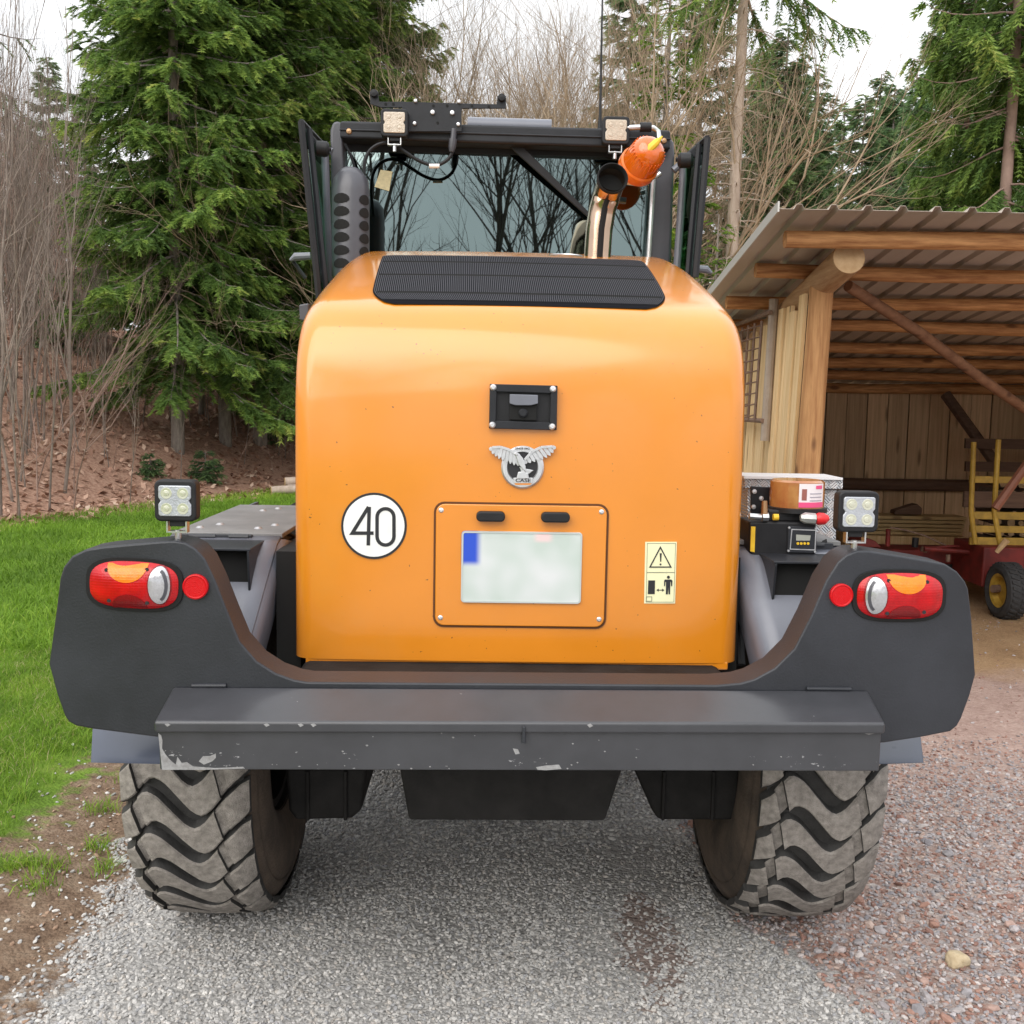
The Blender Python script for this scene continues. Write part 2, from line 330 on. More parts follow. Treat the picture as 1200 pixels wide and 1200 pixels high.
# ---- hood
HF = 2.93                                   # rear face plane of the hood
PR = smooth_poly([(HF,1.052),(HF,1.2),(HF,1.4),(HF,1.6),(HF+.003,1.75),(HF+.010,1.85),(HF+.029,1.945),(HF+.068,2.025),(HF+.13,2.084),(HF+.23,2.130),(HF+.45,2.205),(HF+.80,2.305),(HF+1.10,2.375),(HF+1.30,2.412),(HF+1.45,2.424),(HF+1.55,2.418)], 7)
hxl, hxr = LP(344.5,700,HF+.03).x, LP(867,700,HF+.03).x; HX, HW = (hxl+hxr)/2, (hxr-hxl)/2
def smooth_(t): t = min(1, max(0, t)); return t*t*(3-2*t)
def hood():
    mb = MB(); k = len(PR); rows = []
    for i, (Y, z) in enumerate(PR):
        a, b = PR[max(i-1,0)], PR[min(i+1,k-1)]; t = Vector((b[0]-a[0], b[1]-a[1])).normalized(); nrm = Vector((-t.y, t.x))   # outward (back / up)
        r = .055 + (.095-.055)*smooth_((z-1.8)/.45)
        row = []
        for sgn, rng in ((-1, range(9, 0, -1)), (1, range(0, 10))):
            if sgn == 1:
                for q in range(1, 10): row.append((HX-(HW-r)+2*(HW-r)*q/10, Y, z))
            for j in rng:
                ang = R(90*j/9); d = r*(1-math.cos(ang)); crown = 0
                row.append((HX+sgn*((HW-r)+r*math.sin(ang)), Y-nrm.x*d, z-nrm.y*d))
            if sgn == -1: row.append((HX-(HW-r), Y, z))
        rows.append(row)
    n = len(rows[0])
    # soft crown of the upper surface and of the rear face
    vs = []
    for row in rows:
        for (x, Y, z) in row:
            q = ((x-HX)/HW)**2; f = min(1, max(0, (z-1.8)/.4)); vs.append((x, Y+.012*q, z-.008*q*f))
    fs = [(i*n+j, i*n+j+1, (i+1)*n+j+1, (i+1)*n+j) for i in range(k-1) for j in range(n-1)]
    mb.add(vs, fs)
    o = len(mb.v); fb = [(vs[0][0], PR[-1][0], 1.06), (vs[n-1][0], PR[-1][0], 1.06)]
    mb.v += fb
    mb.f += [tuple([i*n for i in range(k)]+[o]), tuple([i*n+n-1 for i in range(k-1,-1,-1)]+[o+1])]; mb.m += [0, 0]
    mb.f.append(tuple([(k-1)*n+j for j in range(n)]+[o+1, o])); mb.m.append(0)
    mb.f.append(tuple([j for j in range(n-1,-1,-1)]+[o, o+1])); mb.m.append(0)
    return part(mb, 'engine_hood', M['orange'], angle=38)
hood_o = hood()
mb = MB(); mb.box(HX-HW+.035, HX+HW-.03, HF+.012, HF+.5, 1.03, 1.056); part(mb, 'lower_lip', M['orange'], hood_o, bevel=.006)
PRY = np.array([p[0] for p in PR]); PRZ = np.array([p[1] for p in PR])
def hz(Y): return float(np.interp(Y, PRY[35:], PRZ[35:]))
def hzx(x, Y): q = ((x-HX)/HW)**2; return hz(Y)-.008*q*min(1, max(0, (hz(Y)-1.8)/.4))
# ---- top grille
def grille():
    ya, yb = HF+.135, HF+.97
    xa = (LP(434,354,ya).x, LP(785,361,ya).x); xb = (LP(449,303,yb).x, LP(752,309,yb).x)
    def edge(Y):
        t = (Y-ya)/(yb-ya); e = .05; k = 0
        if t < .16: k = .07*(1-math.sqrt(max(0, 1-((.16-t)/.16)**2)))
        if t > .93: k = .05*(1-math.sqrt(max(0, 1-((t-.93)/.07)**2)))
        return xa[0]+(xb[0]-xa[0])*t+k, xa[1]+(xb[1]-xa[1])*t-k
    Ys = sorted(set(list(np.linspace(ya, ya+.16*(yb-ya), 12))+list(np.linspace(ya+.15, yb-.06, 14))+list(np.linspace(yb-.06, yb, 8))))
    mb = MB(); vs = []; nx = 12
    for Y in Ys:
        l, r = edge(Y); vs += [(l+(r-l)*j/nx, Y, hzx(l+(r-l)*j/nx, Y)+.002) for j in range(nx+1)]
    m = nx+1
    mb.add(vs, [(i*m+j, i*m+j+1, (i+1)*m+j+1, (i+1)*m+j) for i in range(len(Ys)-1) for j in range(nx)])
    g = part(mb, 'cooling_grille', mat('black grille mesh', (.008,.008,.010), .9, spec=.05, bump=.1, bs=300), hood_o)
    wires = MB(); n = 150
    for i in range(1, n):
        seg = []
        for Y in Ys[2:-2:2]+[Ys[-2]]:
            l, r = edge(Y); seg.append(Vector((l+(r-l)*i/n, Y, hzx(l+(r-l)*i/n, Y)+.005)))
        for a, b in zip(seg[:-1], seg[1:]):
            h = .0011; wires.add([(a.x-h,a.y,a.z),(a.x+h,a.y,a.z),(b.x+h,b.y,b.z),(b.x-h,b.y,b.z)], [(0,1,2,3)])
    part(wires, 'grille_wires', mat('grille wire', (.07,.07,.08), .7, spec=.2), hood_o, kind='stuff', smooth=False)
    for t in (.11, .40, .72):
        Y = ya+(yb-ya)*t; l, r = edge(Y); l += .012; r -= .012; mb = MB()
        mb.tube([(l+(r-l)*j/10, Y, hzx(l+(r-l)*j/10, Y)+.001) for j in range(11)], .008, 6); part(mb, 'grille_bar', M['void'], hood_o)
    mb = MB(); pts = []   # pull strap
    for j in range(9):
        a = math.pi*j/8; x = LP(662,318,HF+.95).x+.06*math.cos(a); Y = HF+.93+.05*math.sin(a); pts.append((x, Y, hzx(x, Y)+.014))
    mb.tube(pts, .0035, 6); part(mb, 'pull_wire', M['steel'], hood_o)
grille()
# ---- camera recess on the hood
def reverse_camera():
    Y = HF-.001
    mb = MB(); out = poly([(574,450),(653,452),(652,504),(573,502)], Y); inn = poly([(582,459),(645,461),(644,495),(581,493)], Y)
    for i in range(4): mb.prism([out[i], out[(i+1)%4], inn[(i+1)%4], inn[i]], Y-.016, Y+.02)
    c = part(mb, 'camera_frame', M['blackp'], bevel=.002)
    mb = MB(); mb.prism(inn, Y-.002, Y+.01); part(mb, 'recess', M['black'], c)
    mb = MB(); mb.prism(poly([(597,472),(629,473),(629,493),(597,492)], Y), Y-.016, Y+.0); part(mb, 'camera_body', M['void'], c, bevel=.003)
    mb = MB(); a = poly([(597,462),(630,463),(630,473),(622,475),(604,475),(597,473)], Y); mb.prism(a, Y-.026, Y-.002); part(mb, 'camera_visor', M['grey_l'], c, bevel=.002)
    p = LP(613,484,Y-.02); mb = MB(); mb.lathe([(.0,-.004),(.009,-.004),(.013,0),(.013,.008)], p, (0,1,0), 18); part(mb, 'camera_lens', M['blackp'], c)
    for x, y in ((578,454),(648,456),(647,500),(577,498)):
        p = LP(x, y, Y-.016); mb = MB(); mb.lathe([(.0,-.006),(.005,-.006),(.0085,-.003),(.0095,0),(.0095,.004)], p, (0,1,0), 14); part(mb, 'bolt', M['zinc'], c)
reverse_camera()
# ---- emblem
def emblem():
    Y = HF; E = lambda pts: poly([(560+x/7.5, 430+y/7.5) for x, y in pts], Y)
    c = LP(560+392/7.5, 430+880/7.5, Y); k = .0024/7.5*1.005
    mb = MB(); mb.lathe([(190*k,0),(190*k,-.006),(176*k,-.010),(140*k,-.010),(132*k,-.005),(132*k,0)], c, (0,1,0), 48)
    b = part(mb, 'emblem_ring', M['silver'])
    mb = MB(); mb.lathe([(.0,-.003),(131*k,-.003),(131*k,0)], c, (0,1,0), 40); part(mb, 'emblem_disc', M['print'], b)
    mb = MB()
    def wing(bone, tips, wd):
        B = np.array(bone, float); s = np.linspace(0, len(B)-1, len(tips))
        for i, tp in enumerate(tips):
            j = min(int(s[i]), len(B)-2); p = B[j]+(B[j+1]-B[j])*(s[i]-j); t = np.array(tp, float); d = t-p; n_ = np.array([-d[1], d[0]])/np.linalg.norm(d)*wd
            y0 = Y-.012-.0012*(i % 3)
            mb.prism(E([tuple(p-n_*.8), tuple(p+d*.75-n_), tuple(t-n_*.25), tuple(t+n_*.25), tuple(p+d*.75+n_), tuple(p+n_*.8)]), y0, Y-.008)
        for a, b2 in zip(bone[:-1], bone[1:]):
            stroke(mb, E([a, b2]), .0072, Y-.0165, Y-.008)
    wing([(345,775),(275,725),(200,702),(125,706)], [(352,868),(318,862),(284,850),(250,838),(216,822),(184,806),(155,786),(128,764),(104,732)], 17)
    wing([(410,815),(470,745),(550,705),(655,697)], [(425,850),(462,842),(500,832),(535,822),(570,810),(604,796),(636,778),(660,752),(680,718)], 17)
    part(mb, 'eagle_wings', M['silver'], b, bevel=.0006, seg=1)
    mb = MB()
    mb.prism(E([(322,762),(338,748),(362,760),(395,800),(418,870),(420,925),(398,900),(352,850),(338,800)]), Y-.021, Y-.008)
    mb.prism(E([(316,758),(330,746),(352,752),(350,775),(332,776)]), Y-.024, Y-.010)
    mb.prism(E([(362,875),(410,890),(490,905),(448,938),(420,945),(385,935)]), Y-.014, Y-.006)
    mb.prism(E([(352,920),(400,915),(440,935),(448,978),(335,982),(345,950)]), Y-.016, Y-.006)
    part(mb, 'eagle_body', M['silver'], b, bevel=.002)
    mb = MB(); mb.prism(E([(310,972),(482,972),(478,1020),(316,1020)]), Y-.0122, Y-.004); part(mb, 'emblem_plaque', M['silver'], b, bevel=.001)
    mb = MB(); mb.prism(E([(318,1018),(474,1018),(460,1034),(330,1034)]), Y-.0115, Y-.009); part(mb, 'emblem_bar', M['orange'], b)
    def text(s, px, py, h, sx=1.0):
        cu = bpy.data.curves.new('lettering', 'FONT'); cu.body = s; cu.size = h*1.4; cu.align_x = 'CENTER'; cu.extrude = .0006; cu.offset = h*.03
        ob = bpy.data.objects.new('lettering', cu); col.objects.link(ob); p = LT @ LP(560+px/7.5, 430+py/7.5, Y-.0130)
        ob.location = p; ob.rotation_euler = (R(90), 0, 0); me = bpy.data.meshes.new_from_object(ob); bpy.data.objects.remove(ob); me.materials.clear(); me.materials.append(M['print'])
        ob = bpy.data.objects.new('lettering', me); col.objects.link(ob); ob.location = p; ob.rotation_euler = (R(90), 0, 0); ob.scale = (sx, 1, 1); ob.parent = b; return ob
    text('CASE', 397, 1012, 31*k, 1.35)
    text('SINCE 1842', 392, 724, 16*k, 1.15)
emblem()
# ---- speed sticker 40
def sticker40():
    Y = HF+.003; S = lambda pts: poly([(380+x/2.727, 420+y/2.727) for x, y in pts], Y)
    mb = MB(); mb.prism(S(disc(159,535,105,106,48)), Y-.0015, Y+.02); b = part(mb, 'speed_sticker', M['print'], smooth=False)
    mb = MB(); mb.prism(S(disc(159,535,97.5,98.5,48)), Y-.0025, Y-.0012); part(mb, 'sticker_field', M['white'], b, smooth=False)
    mb = MB(); w_ = 11.5*.00088
    stroke(mb, S([(142,474),(90,558),(158,558)]), w_, Y-.0035, Y-.002); stroke(mb, S([(144,474),(141,597)]), w_, Y-.0037, Y-.0022)
    stroke(mb, S([(x, y) for x, y in rrect(169,223,480,596,27,6)]), w_, Y-.0035, Y-.002, closed=True)
    part(mb, 'sticker_number', M['print'], b, smooth=False)
sticker40()
# ---- warning sticker
def warning():
    Y = HF+.004; S = lambda pts: poly([(740+x/12, 620+y/12) for x, y in pts], Y)
    mb = MB(); mb.prism(S([(193,180),(637,180),(612,1045),(177,1045)]), Y-.0015, Y+.02); b = part(mb, 'warning_sticker', M['stick'], smooth=False)
    mb = MB(); a, z = Y-.0028, Y-.001; u = .0024/12
    stroke(mb, S([(405,255),(258,532),(552,532)]), 17*u, a, z, closed=True)
    mb.prism(S([(396,338),(424,338),(416,458),(402,458)]), a, z); mb.prism(S(disc(407,495,14,14,10)), a, z)
    stroke(mb, S([(215,608),(605,608)]), 5*u, a, z)
    mb.prism(S([(235,720),(330,720),(325,912),(228,912)]), a, z)
    stroke(mb, S([(375,856),(435,856)]), 9*u, a, z); mb.prism(S([(350,856),(380,836),(380,876)]), a, z); mb.prism(S([(460,856),(430,836),(430,876)]), a, z)
    mb.prism(S(disc(518,675,21,22,12)), a, z)
    mb.prism(S([(470,708),(560,708),(574,725),(570,800),(556,800),(553,740),(545,740),(540,915),(520,915),(515,810),(508,915),(482,915),(484,740),(476,740),(470,800),(456,800),(458,725)]), a, z)
    stroke(mb, S([(210,950),(285,950),(282,1012),(205,1012)]), 5*u, a, z, closed=True)
    stroke(mb, S([(222,200),(618,200),(594,1025),(205,1025)]), 4*u, a+.0005, z, closed=True)
    part(mb, 'warning_print', M['print'], b, smooth=False)
warning()
# ---- number plate panel
def plate_panel():
    Y = HF; (x0, zt), (x1, zt2) = lx(509.5,588,Y), lx(713,592,Y); zb = lx(610,735,Y)[1]; zt = (zt+zt2)/2
    def rot(pts):   # the small roll of the machine
        return pts
    mb = MB(); mb.prism(rrect(x0-.002, x1+.002, zb-.002, zt+.002, .03), Y-.002, Y+.01); g = part(mb, 'panel_gap', mat('seam shadow line', (.10,.035,.008), .8))
    mb = MB(); mb.prism(rrect(x0+.004, x1-.004, zb+.004, zt-.004, .026), Y-.007, Y+.01); p = part(mb, 'plate_panel', M['orange'], bevel=.003)
    for x, y in ((517,598),(705,600),(516,724),(702,726)):
        c = LP(x, y, Y-.007); mb = MB(); mb.lathe([(0,-.003),(.004,-.003),(.006,-.0015),(.0075,0),(.0075,.004)], c, (0,1,0), 14); part(mb, 'screw', M['zinc'], p)
    for x, y in ((575,604.5),(650.5,605.5)):
        (a, zc) = lx(x, y, Y-.007); mb = MB(); mb.prism(rrect(a-.041, a+.041, zc-.0145, zc+.0145, .0125, 4), Y-.034, Y-.004); part(mb, 'plate_lamp', M['black'], p, bevel=.005, seg=3)
    Yp = Y-.009
    q = poly([(541,622),(682.5,624),(680.5,707.5),(541,705.5)], Yp); xa, xb = q[0][0], q[1][0]; za, zbb = q[2][1], q[0][1]
    mb = MB(); mb.prism(rrect(xa, xb, za, zbb, .01), Yp-.003, Yp+.004); n = part(mb, 'number_plate', M['plate'], bevel=.001)
    mb = MB(); stroke(mb, rrect(xa+.003, xb-.003, za+.003, zbb-.003, .008), .005, Yp-.0045, Yp-.001, closed=True); part(mb, 'plate_rim', mat('plate edge grey', (.48,.52,.50), .35), n)
    # the print on the plate: a soft blue field in the upper left corner and pale smudges
    m = M['plate']; nt = m.node_tree; N = nt.nodes.new; L = nt.links.new; b = nt.nodes['Principled BSDF']; old = b.inputs['Base Color'].links[0].from_socket
    tc = N('ShaderNodeTexCoord'); sp = N('ShaderNodeSeparateXYZ'); L(tc.outputs['Object'], sp.inputs[0])
    def ss(v, a, c):
        r = N('ShaderNodeMapRange'); r.interpolation_type = 'SMOOTHSTEP'; r.inputs['From Min'].default_value = a; r.inputs['From Max'].default_value = c; L(v, r.inputs['Value']); return r.outputs[0]
    def mul(a, c):
        q = N('ShaderNodeMath'); q.operation = 'MULTIPLY'; L(a, q.inputs[0]); L(c, q.inputs[1]); return q.outputs[0]
    f = mul(ss(sp.outputs['X'], xa+.062, xa+.038), ss(sp.outputs['Z'], zbb-.106, zbb-.084))
    mxx = N('ShaderNodeMixRGB'); L(f, mxx.inputs[0]); L(old, mxx.inputs[1]); mxx.inputs[2].default_value = (.015, .07, .55, 1)
    g2 = mul(mul(ss(sp.outputs['X'], xa+.20, xa+.225), ss(sp.outputs['X'], xa+.27, xa+.245)), ss(sp.outputs['Z'], zbb-.035, zbb-.02))
    mx2 = N('ShaderNodeMixRGB'); L(g2, mx2.inputs[0]); L(mxx.outputs[0], mx2.inputs[1]); mx2.inputs[2].default_value = (.78, .58, .58, 1); L(mx2.outputs[0], b.inputs['Base Color'])
plate_panel()

# ---- big rear bumper plate
BF, BT = 2.60, .12
bl = [(360,799.5),(345,797),(323,789),(301,775),(281,752),(267,718),(252,680),(240,655),(229,643),(217,636),(204,634)]
bl_o = [(190,634.5),(150,638),(118,641),(100,644),(84,652),(74,665),(70,678),(66,712),(57,778),(66,812),(75,838),(80,846),(89,851),(108,854.5),(182,864)]
br = [(840,803),(868,800.5),(884,796),(908,783),(931,760),(950,723),(968,681),(982,659),(992,650.5),(1004,645.5)]
br_o = [(1018,645.5),(1050,650.5),(1085,656.5),(1108,661),(1122,670),(1131,681),(1135,690),(1139,723),(1143.5,791),(1137,815),(1127,842),(1122,851),(1114,857.5),(1081,864),(1035,871)]
mb = MB(); mb.prism(poly(bl+bl_o+br_o[::-1]+br[::-1], BF), BF, BF+BT)
bumper = part(mb, 'rear_bumper', M['grey'], bevel=.006, seg=3, angle=30)
def dome(cx, cz, a, c, bulge, ex, Yb, n=10, rings=7, tilt=0):
    """super-ellipse lens bulging towards the camera"""
    mb = MB(); pts = []; m = 48
    def P(u, th):
        ct, st = math.cos(th), math.sin(th); rr = (abs(ct)**ex+abs(st)**ex)**(-1/ex)*u
        x, z = a*rr*ct, c*rr*st; h = bulge*(1-u**3.2); return (cx+x*math.cos(tilt)-z*math.sin(tilt), Yb-h, cz+x*math.sin(tilt)+z*math.cos(tilt))
    vs = [P(0, 0)]
    us = [.3,.55,.75,.87,.94,.98,1.]
    for u in us: vs += [P(u, 2*math.pi*j/m) for j in range(m)]
    fs = [(0, 1+j, 1+(j+1) % m) for j in range(m)]
    for i in range(len(us)-1): fs += [(1+i*m+j, 1+(i+1)*m+j, 1+(i+1)*m+(j+1) % m, 1+i*m+(j+1) % m) for j in range(m)]
    vs += [(x, Yb+.01, z) for x, y, z in vs[1+6*m:1+7*m]]; fs += [(1+6*m+j, 1+7*m+j, 1+7*m+(j+1) % m, 1+6*m+(j+1) % m) for j in range(m)]
    mb.add(vs, fs)
    def h(x, z):
        X_, Z_ = x-cx, z-cz; X_, Z_ = X_*math.cos(tilt)+Z_*math.sin(tilt), -X_*math.sin(tilt)+Z_*math.cos(tilt)
        u = min(1, (abs(X_/a)**ex+abs(Z_/c)**ex)**(1/ex)); return Yb-bulge*(1-u**3.2)
    return mb, h
def patch(outline, h, off, back):
    mb = MB(); cx = sum(p[0] for p in outline)/len(outline); cz = sum(p[1] for p in outline)/len(outline); n = len(outline)
    vs = [(cx, h(cx,cz)-off, cz)]; us = (.3,.6,.85,1)
    for u in us: vs += [(cx+(x-cx)*u, h(cx+(x-cx)*u, cz+(z-cz)*u)-off, cz+(z-cz)*u) for x, z in outline]
    fs = [(0,1+j,1+(j+1)%n) for j in range(n)]
    for i in range(3): fs += [(1+i*n+j,1+(i+1)*n+j,1+(i+1)*n+(j+1)%n,1+i*n+(j+1)%n) for j in range(n)]
    vs += [(x, y+back, z) for x, y, z in vs[1+3*n:1+4*n]]; fs += [(1+3*n+j,1+4*n+j,1+4*n+(j+1)%n,1+3*n+(j+1)%n) for j in range(n)]
    mb.add(vs, fs); return mb
def taillight(cx, cy, sg):
    """sg=+1: clear lens at the right end"""
    Y = BF-.002; (x, z) = lx(cx, cy, Y); k = .002235; rl = -R(1.0)-sg*R(1.2)
    mb = MB(); mb.prism(disc_se(x, z, 55*k, 31*k, 3.2, rl), Y-.004, Y+.02); t = part(mb, 'tail_light', M['void'], bevel=.002)
    mb, h = dome(x, z, 50*k, 27*k, .026, 3.0, Y-.006, tilt=rl); part(mb, 'red_lens', M['red'], t)
    o = [(x+dx*k*sg, z+dz*k) for dx, dz in disc(31, 1, 13, 23, 24)]
    part(patch(o, h, .0012, .006), 'lens_ring', M['reddk'], t)
    o = [(x+dx*k*sg, z+dz*k) for dx, dz in disc(31, 1, 11.5, 21.5, 24)]
    part(patch(o, h, .0030, .006), 'reversing_lens', M['clear'], t)
    ou = disc(31, 1, 9.5, 18.5, 16, -75, 75); inn = disc(28.5, 1, 8.5, 16.5, 16, -70, 70)
    mb = MB(); q = [(x+dx*k*sg, z+dz*k) for dx, dz in ou+inn[::-1]]; m_ = len(q)//2
    mb.add([(a, h(a, c)-.0036, c) for a, c in q], [(i, i+1, len(q)-2-i, len(q)-1-i) for i in range(m_-1)]); part(mb, 'reflector_shade', M['pillar'], t)  # dark crescent painted on the clear lens as its inner shade
    o = [(x+dx*k*sg, z+dz*k) for dx, dz in disc(-5, 25.5, 23, 21, 18, 180, 360)]
    part(patch(o, h, .0018, .006), 'indicator_lens', M['amber'], t)
    o = [(x+dx*k*sg, z+dz*k) for dx, dz in disc(-4, -26, 20, 17, 16, 0, 180)]
    part(patch(o, h, .0012, .006), 'brake_lens', M['reddk'], t)
    for dx, dz in ((-28, 18), (17, 19), (-26, -17), (17, -19)):
        xx, zz = x+dx*k*sg, z+dz*k; mb = MB(); mb.lathe([(0,-.001),(.005,-.001),(.005,.004)], (xx, h(xx,zz)-.001, zz), (0,1,0), 10); part(mb, 'screw', M['print'], t)
def disc_se(cx, cz, a, c, ex, tilt, m=44):
    out = []
    for j in range(m):
        th = 2*math.pi*j/m; ct, st = math.cos(th), math.sin(th); rr = (abs(ct)**ex+abs(st)**ex)**(-1/ex); x, z = a*rr*ct, c*rr*st
        out.append((cx+x*math.cos(tilt)-z*math.sin(tilt), cz+x*math.sin(tilt)+z*math.cos(tilt)))
    return out
taillight(158, 685, 1); taillight(1053.5, 698, -1)
for px, py, r in ((230,687,14.5),(985,697,13.5)):
    c = LP(px, py, BF); r *= .00222; mb = MB(); mb.lathe([(0,-.010),(r*.3,-.0105),(r*.82,-.010),(r*.9,-.012),(r,-.010),(r,.004)], c, (0,1,0), 32); part(mb, 'reflector', M['refl'])

# ---- step box under the bumper
SB, SF = BF-.003, 2.455
def step():
    A, B, C, D = LP(203,804.5,SB), LP(1017,809,SB), LP(1038,848,SF), LP(180,846,SF)
    l1, l2 = LP(1037,852,SF), LP(180.5,850,SF)
    mb = MB(); t = .011
    zA = [(D.x,SF,D.z),(C.x,SF,C.z),(B.x,SB,B.z),(A.x,SB,A.z)]
    mb.hexa([(D.x,SF,D.z-.028),(C.x,SF,C.z-.028),(B.x,SB,B.z-.028),(A.x,SB,A.z-.028)]+zA)
    lid = part(mb, 'step_lid', M['scuff'], bevel=.007, seg=3)
    E_, F_ = LP(187,902,SF+.012), LP(1030.5,904,SF+.012)
    mb = MB(); y = SF+.012
    mb.hexa([(E_.x,y,E_.z),(F_.x,y,F_.z),(F_.x,SB,F_.z),(E_.x,SB,E_.z),(E_.x,y,D.z-.026),(F_.x,y,C.z-.026),(F_.x,SB,B.z-.026),(E_.x,SB,A.z-.026)])
    part(mb, 'step_box', M['scuff'], bevel=.004)
    mb = MB(); (x, z) = lx(614,848,SF); mb.box(x-.004, x+.004, SF-.007, SF+.008, z-.045, z-.006); mb.lathe([(.006,0),(.006,.02)], (x, SF-.002, z-.048), (0,0,1), 10, caps=True); part(mb, 'lid_latch', M['grey'], bevel=.002)
    for a, b in ((225,265),(945,997)):
        P, Q = LP(a, 803.5 if a < 600 else 807, SB), LP(b, 803.5 if a < 600 else 807.5, SB); mb = MB(); mb.tube([P, Q], .006, 8); part(mb, 'lid_hinge', M['grey'])
    # scraped paint at the box corners
    scr = mat('bare scraped primer', (.33,.33,.335), .6, c2=(.20,.195,.195), vs=60)
    def flake(pts, Y):
        mb = MB(); mb.prism(poly(pts, Y), Y-.0008, Y+.001); part(mb, 'paint_scrape', scr, smooth=False)
    y = SF+.012
    flake([(185.5,859),(189,862),(190.5,868),(190,877),(194,884),(199,890),(206,896),(208,887),(213,894),(219,893),(226,898),(252,900),(285,898.5),(287,900.5),(240,902),(190,902)], y)
    flake([(233,892),(238,886),(246,886),(253,883),(253,888),(249,892),(239,896)], y)
    flake([(628,899),(640,897),(655,896),(658,901),(640,902.5),(630,902)], y)
    flake([(601,877),(607,878),(609,883),(604,884)], y)
    flake([(1012,859),(1022,857),(1027,856),(1026,859),(1018,861)], y)
    for _ in range(26):
        x, yy = random.uniform(200,1020), random.choice([random.uniform(895,900.5), random.uniform(858,900)]); s = random.uniform(.8,2.2)
        flake([(x,yy),(x+s,yy-.5),(x+s*1.6,yy+.4),(x+s*.8,yy+s*.8)], y)
    for x in (309,349,364,193,688):
        flake([(x,848.4+(x-180)*.0023),(x+4,848),(x+7,849.5+(x-180)*.0023),(x+3,851.5+(x-180)*.0023)], SF-.0005)
step()
# mudguard tails below the bumper
for pts, Y in (([(108,855),(200,858),(200,896),(106,894)],2.79),([(1010,860),(1079,860),(1083,894.5),(1010,897)],2.79)):
    q = [LP(x, y, Y-(.10 if y > 880 else 0)) for x, y in pts]; mb = MB(); mb.slab(q, (0,1,.3), .012); part(mb, 'mudguard_tail', M['grey_b'], bevel=.003)
